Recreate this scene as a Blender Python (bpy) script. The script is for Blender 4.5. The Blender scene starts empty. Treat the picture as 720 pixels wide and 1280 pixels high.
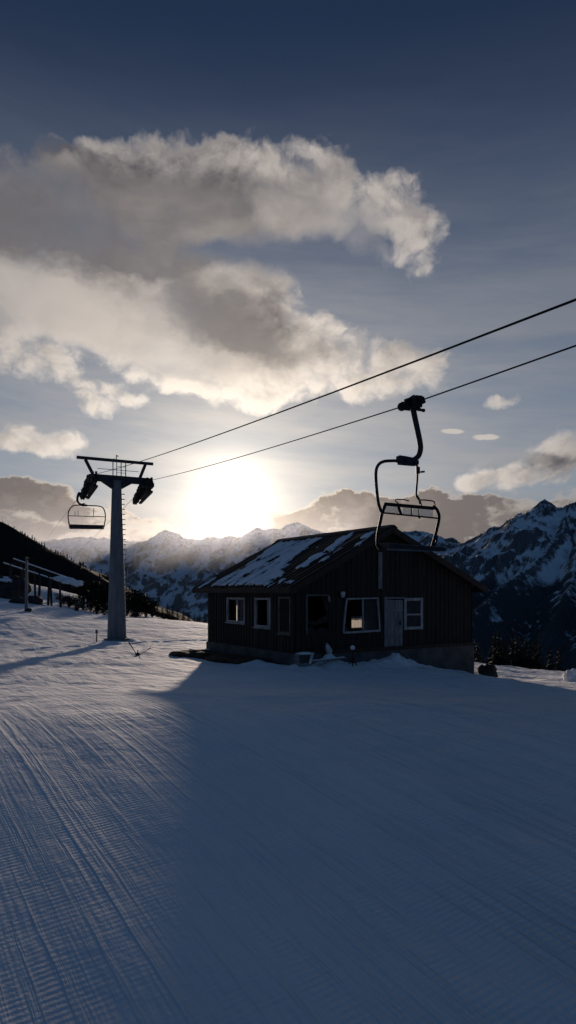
import bpy, math, random
import numpy as np
from mathutils import Vector, Matrix

random.seed(7)
R = math.radians
F = 853.33            # focal length expressed on the 1280-high photograph
E = 2.2               # eye height above the snow at the camera
scene = bpy.context.scene
COL = scene.collection


def P(px, py, Y):
    """World point that lies at distance Y and appears at pixel px, py of the 720x1280 photograph."""
    return Vector(((px - 360) / F * Y, Y, E - (py - 740) / F * Y))


SUN_AZ, SUN_EL = R(-4.7), R(7.9)
SUN = Vector((math.sin(SUN_AZ) * math.cos(SUN_EL), math.cos(SUN_AZ) * math.cos(SUN_EL), math.sin(SUN_EL)))

# ------------------------------------------------------------------ numpy noise
_rng = np.random.RandomState(11)
_perm = _rng.permutation(512)
_perm = np.concatenate([_perm, _perm, _perm])
_grad = _rng.uniform(-1, 1, (512, 2))
_grad /= np.linalg.norm(_grad, axis=1)[:, None]


def perlin(x, y):
    xi = np.floor(x).astype(int); yi = np.floor(y).astype(int)
    xf = x - xi; yf = y - yi
    u = xf ** 3 * (xf * (xf * 6 - 15) + 10); v = yf ** 3 * (yf * (yf * 6 - 15) + 10)

    def g(ix, iy, dx, dy):
        h = _perm[(_perm[ix % 512] + iy) % 512] % 512
        return _grad[h, 0] * dx + _grad[h, 1] * dy
    a = g(xi, yi, xf, yf); b = g(xi + 1, yi, xf - 1, yf)
    c = g(xi, yi + 1, xf, yf - 1); d = g(xi + 1, yi + 1, xf - 1, yf - 1)
    return 1.5 * ((a * (1 - u) + b * u) * (1 - v) + (c * (1 - u) + d * u) * v)


def fbm(x, y, octv=5, gain=0.5):
    s = 0; a = 1.0; n = 0
    for i in range(octv):
        s = s + a * perlin(x + 17.3 * i, y - 9.1 * i); n += a
        a *= gain; x = x * 2.03; y = y * 2.03
    return s / n


def ridged(x, y, octv=6, gain=0.5):
    s = 0; a = 1.0; n = 0; w = 1.0
    for i in range(octv):
        r = 1 - np.abs(perlin(x + 31.7 * i, y + 12.9 * i)); r = r * r * w
        s = s + a * r; n += a
        w = np.clip(r * 1.6, 0, 1)
        a *= gain; x = x * 2.1; y = y * 2.1
    return s / n


# ------------------------------------------------------------------ mesh helpers
class MB:
    def __init__(s):
        s.v = []; s.f = []

    def quad_box(s, c):
        """c: eight corners, bottom ring 0-3 then top ring 4-7"""
        n = len(s.v); s.v += [tuple(p) for p in c]
        for q in ((3, 2, 1, 0), (4, 5, 6, 7), (0, 1, 5, 4), (1, 2, 6, 5), (2, 3, 7, 6), (3, 0, 4, 7)):
            s.f.append([n + i for i in q])
        return s

    def box(s, x0, x1, y0, y1, z0, z1):
        return s.quad_box([(x0, y0, z0), (x1, y0, z0), (x1, y1, z0), (x0, y1, z0),
                           (x0, y0, z1), (x1, y0, z1), (x1, y1, z1), (x0, y1, z1)])

    def beam(s, a, b, w, h=None, up=(0, 0, 1), taper=1.0):
        h = h or w; a = Vector(a); b = Vector(b); d = (b - a).normalized()
        up = Vector(up)
        if abs(d.dot(up)) > .98: up = Vector((0, 1, 0))
        r = d.cross(up).normalized(); u = r.cross(d)
        c = []
        for p, k in ((a, 1), (b, taper)):
            c += [p - r * w / 2 * k - u * h / 2 * k, p + r * w / 2 * k - u * h / 2 * k,
                  p + r * w / 2 * k + u * h / 2 * k, p - r * w / 2 * k + u * h / 2 * k]
        return s.quad_box(c)

    def tube(s, pts, rad, seg=10, cap=True):
        pts = [Vector(p) for p in pts]; N = len(pts)
        if not isinstance(rad, (list, tuple)): rad = [rad] * N
        base = len(s.v); prev = None
        for i, p in enumerate(pts):
            d = (pts[min(i + 1, N - 1)] - pts[max(i - 1, 0)]).normalized()
            if prev is None:
                a = Vector((0, 0, 1)) if abs(d.z) < .9 else Vector((0, 1, 0))
                r = d.cross(a).normalized()
            else:
                r = (prev - d * prev.dot(d)).normalized()
            prev = r; u = d.cross(r)
            for k in range(seg):
                t = 2 * math.pi * k / seg
                s.v.append(tuple(p + (r * math.cos(t) + u * math.sin(t)) * rad[i]))
        for i in range(N - 1):
            for k in range(seg):
                k2 = (k + 1) % seg
                s.f.append([base + i * seg + k, base + i * seg + k2, base + (i + 1) * seg + k2, base + (i + 1) * seg + k])
        if cap:
            s.f.append([base + k for k in range(seg)][::-1])
            s.f.append([base + (N - 1) * seg + k for k in range(seg)])
        return s

    def wheel(s, c, axis, r, w, seg=16):
        c = Vector(c); a = Vector(axis).normalized() * w / 2
        d = a.normalized()
        s.tube([c - a, c - a * .6, c - a * .25, c + a * .25, c + a * .6, c + a], [r * .92, r, r * .84, r * .84, r, r * .92], seg)
        return s

    def blob(s, c, rx, ry, rz, seed=0, rough=.25, n=3, flat=None):
        """lumpy rock / snow clod"""
        import bmesh
        bm = bmesh.new(); bmesh.ops.create_icosphere(bm, subdivisions=n, radius=1)
        rnd = random.Random(seed); o = rnd.uniform(0, 50)
        b = len(s.v)
        for v in bm.verts:
            x, y, z = v.co
            k = 1 + rough * float(fbm(np.array([x * 1.3 + o + z]), np.array([y * 1.3 - o + z * .7]), 4)[0]) * 2
            zz = z * k * rz
            if flat is not None: zz = max(zz, flat)
            s.v.append((c[0] + x * k * rx, c[1] + y * k * ry, c[2] + zz))
        for f in bm.faces: s.f.append([b + v.index for v in f.verts])
        bm.free()
        return s

    def build(s, name, mat, parent=None, smooth=False, bevel=0):
        me = bpy.data.meshes.new(name); me.from_pydata(s.v, [], s.f); me.update()
        if smooth:
            me.polygons.foreach_set('use_smooth', [True] * len(me.polygons))
        o = bpy.data.objects.new(name, me); COL.objects.link(o)
        if mat: me.materials.append(mat)
        if parent: o.parent = parent
        if bevel:
            m = o.modifiers.new('bevel', 'BEVEL'); m.width = bevel; m.segments = 2; m.limit_method = 'ANGLE'
        if smooth == 'auto':
            me.set_sharp_from_angle(angle=R(40))
        return o


def grid_mesh(name, X, Y, Z, mat, attrs=None):
    ny, nx = X.shape
    co = np.stack([X, Y, Z], -1).reshape(-1, 3).astype(np.float32)
    i = np.arange(nx * ny).reshape(ny, nx)
    q = np.stack([i[:-1, :-1], i[:-1, 1:], i[1:, 1:], i[1:, :-1]], -1).reshape(-1, 4)
    me = bpy.data.meshes.new(name)
    me.vertices.add(len(co)); me.vertices.foreach_set('co', co.ravel())
    me.loops.add(q.size); me.loops.foreach_set('vertex_index', q.ravel().astype(np.int32))
    me.polygons.add(len(q))
    me.polygons.foreach_set('loop_start', np.arange(0, q.size, 4, dtype=np.int32))
    me.polygons.foreach_set('loop_total', np.full(len(q), 4, dtype=np.int32))
    me.update(calc_edges=True)
    me.polygons.foreach_set('use_smooth', np.ones(len(q), dtype=bool))
    for k, a in (attrs or {}).items():
        at = me.attributes.new(k, 'FLOAT', 'POINT'); at.data.foreach_set('value', a.ravel().astype(np.float32))
    me.materials.append(mat)
    o = bpy.data.objects.new(name, me); COL.objects.link(o)
    return o


def empty(name, loc, rz=0):
    o = bpy.data.objects.new(name, None); COL.objects.link(o)
    o.location = loc; o.rotation_euler = (0, 0, rz); o.empty_display_size = .3
    return o


def tag(o, label=None, cat=None, group=None, kind=None):
    if label: o['label'] = label
    if cat: o['category'] = cat
    if group: o['group'] = group
    if kind: o['kind'] = kind
    return o


# ------------------------------------------------------------------ node helpers
class NT:
    def __init__(s, tree):
        s.t = tree; s.n = tree.nodes; s.l = tree.links

    def put(s, sock, v):
        if isinstance(v, X): s.l.new(v.o, sock)
        elif v is not None: sock.default_value = v

    def m(s, op, a, b=None, c=None, clamp=False):
        n = s.n.new('ShaderNodeMath'); n.operation = op; n.use_clamp = clamp
        s.put(n.inputs[0], a)
        if b is not None: s.put(n.inputs[1], b)
        if c is not None: s.put(n.inputs[2], c)
        return X(s, n.outputs[0])

    def xyz(s, x, y, z):
        n = s.n.new('ShaderNodeCombineXYZ')
        for i, v in enumerate((x, y, z)): s.put(n.inputs[i], v)
        return X(s, n.outputs[0])

    def sep(s, v):
        n = s.n.new('ShaderNodeSeparateXYZ'); s.put(n.inputs[0], v)
        return [X(s, o) for o in n.outputs]

    def noise(s, vec, scale, detail=6, rough=.5, dist=0, lac=2.0):
        n = s.n.new('ShaderNodeTexNoise'); s.put(n.inputs['Vector'], vec)
        n.inputs['Scale'].default_value = scale; n.inputs['Detail'].default_value = detail
        n.inputs['Roughness'].default_value = rough; n.inputs['Distortion'].default_value = dist
        n.inputs['Lacunarity'].default_value = lac
        return X(s, n.outputs['Fac'])

    def smooth(s, v, a, b, lo=0., hi=1.):
        n = s.n.new('ShaderNodeMapRange'); n.interpolation_type = 'SMOOTHSTEP'
        s.put(n.inputs[0], v); n.inputs[1].default_value = a; n.inputs[2].default_value = b
        n.inputs[3].default_value = lo; n.inputs[4].default_value = hi
        return X(s, n.outputs[0])

    def mix(s, f, a, b):
        n = s.n.new('ShaderNodeMix'); n.data_type = 'RGBA'
        s.put(n.inputs[0], f)
        for k, v in ((6, a), (7, b)):
            s.put(n.inputs[k], v if isinstance(v, X) else (*v, 1) if len(v) == 3 else v)
        return X(s, n.outputs[2])

    def vmul(s, a, b, op='MULTIPLY'):
        n = s.n.new('ShaderNodeVectorMath'); n.operation = op
        s.put(n.inputs[0], a)
        s.put(n.inputs[1], b)
        return X(s, n.outputs[0])

    def scale(s, a, f):
        n = s.n.new('ShaderNodeVectorMath'); n.operation = 'SCALE'
        s.put(n.inputs[0], a); s.put(n.inputs[3], f)
        return X(s, n.outputs[0])

    def ramp(s, v, stops):
        n = s.n.new('ShaderNodeValToRGB'); s.put(n.inputs[0], v)
        e = n.color_ramp.elements
        while len(e) < len(stops): e.new(.5)
        for el, (p, c) in zip(e, stops): el.position = p; el.color = (*c, 1)
        return X(s, n.outputs[0])

    def bump(s, h, strength, dist, normal=None):
        n = s.n.new('ShaderNodeBump'); s.put(n.inputs['Height'], h)
        s.put(n.inputs['Strength'], strength); n.inputs['Distance'].default_value = dist
        if normal: s.put(n.inputs['Normal'], normal)
        return X(s, n.outputs[0])


class X:
    def __init__(s, nt, o): s.nt = nt; s.o = o
    def __add__(s, b): return s.nt.m('ADD', s, b)
    __radd__ = __add__
    def __mul__(s, b): return s.nt.m('MULTIPLY', s, b)
    __rmul__ = __mul__
    def __sub__(s, b): return s.nt.m('SUBTRACT', s, b)
    def __rsub__(s, b): return s.nt.m('SUBTRACT', b, s)
    def __truediv__(s, b): return s.nt.m('DIVIDE', s, b)
    def sin(s): return s.nt.m('SINE', s)
    def exp(s): return s.nt.m('EXPONENT', s)
    def max(s, b): return s.nt.m('MAXIMUM', s, b)
    def min(s, b): return s.nt.m('MINIMUM', s, b)
    def pow(s, b): return s.nt.m('POWER', s, b)


def material(name):
    m = bpy.data.materials.new(name); m.use_nodes = True
    nt = NT(m.node_tree); b = m.node_tree.nodes['Principled BSDF']
    return m, nt, b


def geo_pos(nt):
    g = nt.n.new('ShaderNodeNewGeometry')
    return X(nt, g.outputs['Position']), X(nt, g.outputs['Normal'])


def obj_pos(nt):
    g = nt.n.new('ShaderNodeTexCoord')
    return X(nt, g.outputs['Object'])


def mottled(name, c1, c2, scale=4, rough=.7, metal=0, bump=.2, bd=.01, stretch=(1, 1, 1), spec=.3):
    m, nt, b = material(name)
    p = obj_pos(nt)
    v = nt.vmul(p, stretch)
    n = nt.noise(v, scale, 7, .6)
    n2 = nt.noise(v, scale * 6, 4, .6)
    f = nt.smooth(n * .7 + n2 * .3, .35, .65)
    nt.put(b.inputs['Base Color'], nt.mix(f, c1, c2))
    nt.put(b.inputs['Roughness'], nt.m('MULTIPLY_ADD', n2, .25, rough - .12))
    b.inputs['Metallic'].default_value = metal
    b.inputs['Specular IOR Level'].default_value = spec
    if bump: nt.put(b.inputs['Normal'], nt.bump(n * .5 + n2 * .5, bump, bd))
    return m


M = {}
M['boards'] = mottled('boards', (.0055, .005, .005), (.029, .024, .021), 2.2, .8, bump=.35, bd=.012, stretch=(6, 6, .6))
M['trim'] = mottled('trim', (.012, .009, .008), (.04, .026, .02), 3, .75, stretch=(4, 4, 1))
M['grey_wood'] = mottled('grey_wood', (.09, .09, .095), (.24, .24, .25), 3, .8, stretch=(7, 7, .7), bump=.4)
M['frame'] = mottled('frame', (.16, .16, .17), (.38, .38, .39), 3, .6, stretch=(3, 3, 1))
M['frame_dark'] = mottled('frame_dark', (.05, .05, .05), (.14, .13, .13), 3, .6)
M['concrete'] = mottled('concrete', (.045, .043, .045), (.10, .095, .095), 1.6, .9, bump=.4)
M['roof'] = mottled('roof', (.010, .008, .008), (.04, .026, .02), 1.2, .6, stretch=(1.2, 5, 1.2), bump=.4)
M['steel'] = mottled('steel', (.018, .020, .025), (.038, .042, .050), 4, .6, bump=.08, spec=.2)
M['galv'] = mottled('galv', (.085, .10, .12), (.15, .17, .19), 1.4, .6, bump=.06, stretch=(3, 3, .6), spec=.2)
M['blacksteel'] = mottled('blacksteel', (.008, .008, .009), (.022, .021, .022), 4, .6, bump=.1, spec=.15)
M['rubber'] = mottled('rubber', (.008, .008, .008), (.018, .018, .018), 8, .8)
M['pad'] = mottled('pad', (.010, .010, .012), (.022, .022, .025), 6, .65)
M['rope'] = mottled('rope', (.008, .008, .009), (.022, .022, .024), 20, .7, bump=0, spec=.1)
M['earth'] = mottled('earth', (.018, .013, .009), (.06, .042, .028), 2.5, .95, bump=.8, bd=.06)
M['rock'] = mottled('rock', (.012, .011, .011), (.045, .042, .04), 1.5, .9, bump=.8, bd=.08)
M['twig'] = mottled('twig', (.03, .02, .013), (.075, .05, .033), 9, .85)
M['bark'] = mottled('bark', (.02, .015, .011), (.05, .038, .03), 6, .9)
m, nt, b = material('curtain_glow_cloth')
tr_ = nt.n.new('ShaderNodeBsdfTranslucent'); mx = nt.n.new('ShaderNodeMixShader')
cc = nt.mix(nt.noise(obj_pos(nt), 6, 5, .6), (.60, .58, .55), (.90, .87, .82))
nt.put(b.inputs['Base Color'], cc); nt.put(tr_.inputs['Color'], cc); mx.inputs[0].default_value = .8; b.inputs['Roughness'].default_value = .9
nt.l.new(b.outputs[0], mx.inputs[1]); nt.l.new(tr_.outputs[0], mx.inputs[2]); nt.l.new(mx.outputs[0], nt.n['Material Output'].inputs[0])
M['curtain_glow_cloth'] = m
m = m.copy(); m.name = 'glow_patch_cloth'; M['glow_patch_cloth'] = m
for n_ in m.node_tree.nodes:
    if n_.type == 'MIX_SHADER': n_.inputs[0].default_value = .35
M['cloth'] = mottled('cloth', (.35, .35, .37), (.62, .62, .64), 5, .9)
M['whitepaint'] = mottled('whitepaint', (.55, .55, .56), (.8, .8, .8), 7, .6)
M['orange'] = mottled('orange', (.25, .06, .02), (.45, .12, .04), 6, .7)


def foliage(name, c1, c2):
    m, nt, b = material(name)
    p = obj_pos(nt)
    nt.put(b.inputs['Base Color'], nt.mix(nt.smooth(nt.noise(p, 1.3, 4, .6), .35, .65), c1, c2))
    b.inputs['Roughness'].default_value = .8
    b.inputs['Specular IOR Level'].default_value = .15
    return m


M['needles'] = foliage('needles', (.006, .008, .007), (.02, .022, .015))
M['brush'] = foliage('brush', (.010, .009, .007), (.032, .026, .016))


def snow_mat(name, groomed):
    m, nt, b = material(name)
    pos, nrm = geo_pos(nt)
    x, y, z = nt.sep(pos)
    big = nt.noise(pos, .35, 5, .55)
    fine = nt.noise(pos, 9, 5, .6)
    grain = nt.noise(pos, 70, 3, .6)
    colr = nt.mix(nt.smooth(big, .3, .7), (.70, .72, .76), (.80, .80, .82))
    if groomed:
        # far below the ridge the sheet becomes forested valley
        low = nt.smooth(z, -90, -35, 1, 0)
        colr = nt.mix(low, colr, nt.mix(nt.smooth(nt.noise(pos, .012, 6, .65), .5, .6), (.012, .016, .014), (.5, .52, .56)))
        # groomer direction
        gx, gy = -.527, .85
        wob = nt.noise(pos, .5, 3, .5)
        wob2 = nt.noise(pos, 2.6, 3, .55)
        p = x * gy - y * gx + wob * .045 + wob2 * .014
        q = x * gx + y * gy + wob2 * .03 + wob * .2
        patch = nt.smooth(nt.noise(pos, .45, 4, .6), .36, .62)
        patch2 = nt.smooth(nt.noise(nt.xyz(p * 2.2, q * .16, 0.), 1.0, 4, .6), .35, .65)
        cord = (p * (2 * math.pi / .072)).sin() * .5 + .5
        cross = (q * (2 * math.pi / .062)).sin() * .5 + .5
        # pass seams: narrow double ridges left by the edge of the tiller
        cells = nt.m('FRACT', p * .74 + .18)
        seam = nt.smooth(nt.m('ABSOLUTE', cells - .5), .0, .028, 1, 0) + nt.smooth(nt.m('ABSOLUTE', cells - .61), .0, .02, .6, 0)
        cells2 = nt.m('FRACT', p * 2.31 + .4)
        seam2 = nt.smooth(nt.m('ABSOLUTE', cells2 - .5), .0, .05, 1, 0) * patch2
        near = nt.smooth(y, 9, 24, 1, 0)
        rgt = nt.smooth(x, -1.5, 3.0, 1, 2.4)
        lines = nt.noise(nt.xyz(p * 1.0, q * .030, 1.3), 8.0, 4, .60)
        lines = nt.smooth(lines, .50, .66)
        irr = nt.noise(pos, 1.7, 5, .65)
        keep = nt.smooth(irr, .30, .62, .25, 1.1)
        h = (cord * .0030 * (patch * .7 + .3) * keep + cross * .0034 * (1.2 - patch2 * .8) * nt.smooth(irr, .35, .7, 1.2, .3)
             + seam * .010 + seam2 * .006 + lines * .0095) * near * rgt
        streak = nt.noise(nt.xyz(p * 1.0, q * .16, 0.), 3.2, 6, .62)
        strk = nt.noise(nt.xyz(p * 1.0, q * .07, 5.), 1.6, 5, .6)
        rough_f = nt.smooth(y, 7, 14, .3, 1)
        shade_side = nt.smooth(x, -2.5, 3.0, 1, 2.8)
        h = h + fine * .022 * rough_f + (streak * .11 + strk * .16) * rough_f * nt.smooth(big, .35, .6, .35, 1) * shade_side + irr * .010 + fine * .006 + grain * .002
        n = nt.bump(h, 1.0, 1.0)
    else:
        n = nt.bump(fine * .5 + grain * .5, .4, .03)
    nt.put(b.inputs['Base Color'], colr)
    nt.put(b.inputs['Normal'], n)
    b.inputs['Roughness'].default_value = .8
    b.inputs['Specular IOR Level'].default_value = .04
    return m


M['snow_ground'] = snow_mat('snow_ground', True)
M['snow'] = snow_mat('snow', False)


def mountain_mat(name, treeline, snow_bias, scale, rockc=((.075, .08, .09), (.15, .15, .16))):
    m, nt, b = material(name)
    pos, nrm = geo_pos(nt)
    x, y, z = nt.sep(pos)
    nx, ny, nz = nt.sep(nrm)
    at = nt.n.new('ShaderNodeAttribute'); at.attribute_name = 'steep'
    steep = X(nt, at.outputs['Fac'])
    n1 = nt.noise(pos, .0022 * scale, 8, .65)
    n2 = nt.noise(nt.vmul(pos, (1, 1, .22)), .017 * scale, 7, .66)
    n3 = nt.noise(pos, .05 * scale, 4, .6)
    sn = snow_bias - steep + (n1 - .5) * .5 + (n2 - .5) * 1.15 + (n3 - .5) * .6
    snow = nt.smooth(sn, -.14, .20)
    tl = nt.smooth(z + (n1 - .5) * 420 + (n2 - .5) * 260, treeline - 60, treeline + 60)
    clear = nt.smooth(n2 * .5 + n1 * .5, .54, .60)
    rock = nt.mix(nt.smooth(n3 * .5 + n2 * .5, .35, .65), *rockc)  # rock tones raised to stand in for aerial haze
    wood = nt.mix(n3, (.035, .044, .052), (.075, .085, .092))  # wooded slopes lightened in place of haze too
    hi = nt.mix(snow, rock, (.72, .75, .8))
    lo = nt.mix(clear * .8, wood, hi)
    nt.put(b.inputs['Base Color'], nt.mix(tl, lo, hi))
    nt.put(b.inputs['Normal'], nt.bump(n2 * 30 + n3 * 9, .55, 1.0))
    b.inputs['Roughness'].default_value = .9
    b.inputs['Specular IOR Level'].default_value = .05
    return m


# ------------------------------------------------------------------ camera
cam = bpy.data.cameras.new('camera'); co = bpy.data.objects.new('camera', cam); COL.objects.link(co)
co.location = (0, 0, E); co.rotation_euler = (R(90), 0, 0)
cam.sensor_width = 36; cam.lens = 24; cam.shift_y = 100 / 1280
cam.clip_start = .05; cam.clip_end = 60000
scene.camera = co
scene.render.resolution_x, scene.render.resolution_y = 576, 1024
scene.view_settings.view_transform = 'Standard'; scene.view_settings.look = 'None'
scene.view_settings.exposure = 0; scene.view_settings.gamma = 1

# ------------------------------------------------------------------ terrain
ctrl = [  # px, py, distance
    (360, 1280, 4.3), (-40, 1280, 4.3), (760, 1280, 4.3),
    (80, 1090, 6.1), (360, 1080, 6.25), (650, 1080, 6.2),
    (60, 950, 8.85), (360, 950, 8.9), (680, 950, 8.9),
    (120, 893, 11.0), (360, 889, 11.2), (690, 893, 11.4),
    (160, 858, 17), (330, 848, 20), (720, 868, 19),
    (368, 834, 24.2), (430, 830, 25.2), (480, 829, 26.4), (530, 834, 27.4), (590, 846, 28.7), (640, 848, 27),
    (258, 820, 30.6), (240, 822, 28), (290, 829, 28),
    (145, 800, 42), (60, 802, 40), (0, 803, 40), (-60, 800, 42),
    (650, 828, 36), (720, 832, 36), (600, 806, 47), (720, 815, 46), (800, 820, 45), (450, 797, 47),
    (200, 775, 62), (250, 779, 62), (100, 776, 60), (20, 772, 55), (-60, 770, 55),
    (180, 767, 80), (245, 773, 76), (110, 766, 78),
    (75, 757, 75), (45, 752, 74), (0, 752, 68), (-60, 745, 68),
    (62, 722, 92), (40, 725, 90), (10, 712, 92), (-60, 700, 92), (88, 745, 88),
]
CX = np.array([tuple(P(*c)) for c in ctrl])
extra = np.array([(0, 0, -1.0), (-6, 0, -1.0), (6, 0, -1.0), (0, -12, -1.9), (-15, -10, -1.5), (15, -10, -1.5), (30, 10, -.4), (-30, 10, -.1),
                  (-40, 40, -.6), (40, 40, -1.9), (0, -40, -3), (40, -30, -3), (-40, -30, -3), (14, 16, -.3)])
CX = np.vstack([CX, extra])


def tps_fit(pts):
    n = len(pts)
    d = np.linalg.norm(pts[:, None, :2] - pts[None, :, :2], axis=2)
    K = np.where(d > 0, d * d * np.log(d + 1e-9), 0) + np.eye(n) * 6.0
    Pm = np.hstack([np.ones((n, 1)), pts[:, :2]])
    A = np.block([[K, Pm], [Pm.T, np.zeros((3, 3))]])
    return np.linalg.solve(A, np.concatenate([pts[:, 2], np.zeros(3)]))


TW = tps_fit(CX)


def tps(x, y):
    x = np.clip(x, -60, 60); y = np.clip(y, -50, 100)
    z = TW[-3] + TW[-2] * x + TW[-1] * y
    for (cx, cy, _), w in zip(CX, TW[:-3]):
        r2 = (x - cx) ** 2 + (y - cy) ** 2
        z = z + w * .5 * r2 * np.log(r2 + 1e-9)
    return z


def bumpf(x, y, cx, cy, rx, ry, h):
    return h * np.exp(-(((x - cx) / rx) ** 2 + ((y - cy) / ry) ** 2))


CA = Vector((.8533, .5215)); HB = Vector((-.5215, .8533)); H0 = Vector((.23, 24.6))   # hut frame


def hut(a, b): return H0 + CA * a + HB * b


HEAPS = []
for a, b, r, h in ((3.3, -.75, .55, .22), (4.1, -.6, .5, .34), (4.6, -.9, .6, .2), (2.4, -.9, .5, .16), (5.6, -.6, .9, .15),
                   (1.6, -.9, .35, .14), (1.0, -1.1, .4, .12), (-.2, -.9, .5, .18), (-1.0, .2, .5, .14), (-.9, 1.3, .5, .2), (1.30, -.30, .42, .42), (7.4, -.7, 1.0, .12)):
    p = hut(a, b); HEAPS.append((p.x, p.y, r, h))


def ground_z(x, y):
    x = np.asarray(x, float); y = np.asarray(y, float)
    z = tps(x, y)
    far = np.clip((y - 10) / 8, 0, 1); far = far * far * (3 - 2 * far)
    gp = x * .85 + y * .527; gq = -x * .527 + y * .85
    z = z + .10 * fbm(x * .16, y * .16, 4) * (0.12 + .88 * far)
    z = z + .055 * fbm(gp * .9, gq * .25, 4) * far + .016 * fbm(gp * .7, gq * .08, 3) * (1 - far)
    rgt = np.clip((x - 7) / 4, 0, 1) * np.clip((y - 18) / 6, 0, 1)
    z = z + .16 * rgt * fbm(x * .45 + 3, y * .45, 4)
    lf = np.clip((-x - 2) / 5, 0, 1) * np.clip((y - 11) / 6, 0, 1) * np.clip((60 - y) / 20, 0, 1)
    z = z + (.15 * fbm(gp * .33 + 9, gq * .16, 4) + .045 * fbm(gp * 1.3, gq * .55, 4)) * lf
    for cx, cy, r, h in HEAPS:
        z = z + bumpf(x, y, cx, cy, r, r * .8, h) * (1 + .5 * fbm(x * 2.5, y * 2.5, 3))
    hd = bumpf(x, y, H0.x + 2.6, H0.y + .6, 5.0, 2.2, 1.0)
    z = z + hd * (.05 * fbm(x * 1.6, y * 1.6, 4) + .03 * fbm(x * 4.5, y * 4.5, 3))
    # ski / sled tracks curling on the lit slope
    for (x0, y0, cur, dep) in ((-11, 22, 30, .05), (-12.2, 22, 32, .04), (-7, 30, -25, .06), (13, 27, 16, .1), (15, 30, -14, .09)):
        rr = np.sqrt((x - x0 - cur) ** 2 + (y - y0) ** 2)
        z = z - dep * np.exp(-((rr - abs(cur)) / .22) ** 2) * np.exp(-((y - y0) / 12) ** 2) + .5 * dep * np.exp(-((rr - abs(cur) - .45) / .25) ** 2) * np.exp(-((y - y0) / 12) ** 2)
    # the ridge falls away to the valley
    ye = np.interp(x, [-60, -22, -10, -4, 4, 12, 22, 60], [96, 92, 86, 76, 58, 47, 45, 44])
    xe = 62
    d = np.logaddexp(0, (y - ye) / 6) * 6 * .42 + np.logaddexp(0, (np.abs(x) - xe) / 8) * 8 * .35 + np.logaddexp(0, (-y - 70) / 8) * 8 * .2
    z = z - d
    z = z + np.clip((np.hypot(x, y) - 160) / 400, 0, 1) * fbm(x * .004, y * .004, 5) * 60
    return np.maximum(z, -700 + fbm(x * .0015, y * .0015, 3) * 40)


def spaced(a, b, step, end, growth, neg=None):
    c = list(np.arange(a, b + 1e-6, step)); s = step
    while c[-1] < end: s *= growth; c.append(c[-1] + s)
    s = step; lo = [c[0]]
    while lo[-1] > (neg if neg is not None else -end): s *= growth; lo.append(lo[-1] - s)
    return np.array(lo[:0:-1] + c)


gx = spaced(-26, 22, .085, 16000, 1.09)
gy = spaced(1.0, 52, .105, 18000, 1.07, -4000)
GX, GY = np.meshgrid(gx, gy)
GZ = ground_z(GX, GY)
tag(grid_mesh('snow_ground', GX, GY, GZ, M['snow_ground']), kind='structure')


def gz(x, y): return float(ground_z(np.array([x]), np.array([y]))[0])


def on_ground(px, Y):
    x = (px - 360) / F * Y
    return Vector((x, Y, gz(x, Y)))


# ------------------------------------------------------------------ mountains
def seg_field(x, y, crest, slope, power=.85):
    best = np.full(x.shape, -1e9); dist = np.full(x.shape, 1e9)
    for (a, b) in zip(crest[:-1], crest[1:]):
        ab = np.array([b[0] - a[0], b[1] - a[1]]); L = ab @ ab + 1e-9
        t = np.clip(((x - a[0]) * ab[0] + (y - a[1]) * ab[1]) / L, 0, 1)
        d = np.hypot(x - a[0] - t * ab[0], y - a[1] - t * ab[1])
        h = a[2] + (b[2] - a[2]) * t - slope * (d ** power) * (400 ** (1 - power))
        m = h > best
        best = np.where(m, h, best); dist = np.where(m, d, dist)
    return best, dist


def mountains(name, x0, x1, y0, y1, step, crests, mat, amp=170, fs=1 / 900., floor=-760):
    xs = np.arange(x0, x1, step); ys = np.arange(y0, y1, step)
    Xm, Ym = np.meshgrid(xs, ys)
    wx = Xm + 140 * fbm(Xm / 700., Ym / 700., 4) + 30 * fbm(Xm / 120., Ym / 120., 3)
    wy = Ym + 140 * fbm(Xm / 700. + 40, Ym / 700. - 20, 4) + 30 * fbm(Xm / 120. + 9, Ym / 120., 3)
    Z = np.full(Xm.shape, -1e9); D = np.full(Xm.shape, 1e9)
    for crest, slope in crests:
        c = [tuple(P(*q)) for q in crest]
        # near the crest use unwarped position so that the skyline keeps its shape
        h0, d0 = seg_field(Xm, Ym, c, slope)
        h1, d1 = seg_field(wx, wy, c, slope)
        k = np.clip(d0 / 350., 0, 1)
        h = h0 * (1 - k) + h1 * k
        D = np.where(h > Z, d0, D); Z = np.maximum(Z, h)
    k = np.clip(D / 500., 0, 1)
    Z = Z + (ridged(wx * fs, wy * fs, 6, .55) - .42) * amp * (.12 + .88 * k)
    Z = Z + (ridged(wx * fs * 4, wy * fs * 4, 5, .55) - .42) * amp * .28 * (.35 + .65 * k)
    Z = Z + 10 * fbm(Xm / 60., Ym / 60., 4)
    Z = np.maximum(Z, floor)
    gy_, gx_ = np.gradient(Z, step)
    steep = np.hypot(gx_, gy_)
    lap = Z - (np.roll(Z, 6, 0) + np.roll(Z, -6, 0) + np.roll(Z, 6, 1) + np.roll(Z, -6, 1)) / 4
    steep = steep + .014 * np.clip(lap, -20, 30) + .10 * fbm(wx / 240., wy / 240., 5) + .25 * (ridged(wx / 420., wy / 420., 6, .6) - .45)
    vis = Z > -420
    rank = np.zeros(Z.shape); o_ = np.argsort(steep[vis]); r_ = np.empty(len(o_)); r_[o_] = np.linspace(0, 1, len(o_)); rank[vis] = r_
    steep = rank
    return tag(grid_mesh(name, Xm, Ym, Z, mat, {'steep': steep}), kind='structure')


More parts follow.
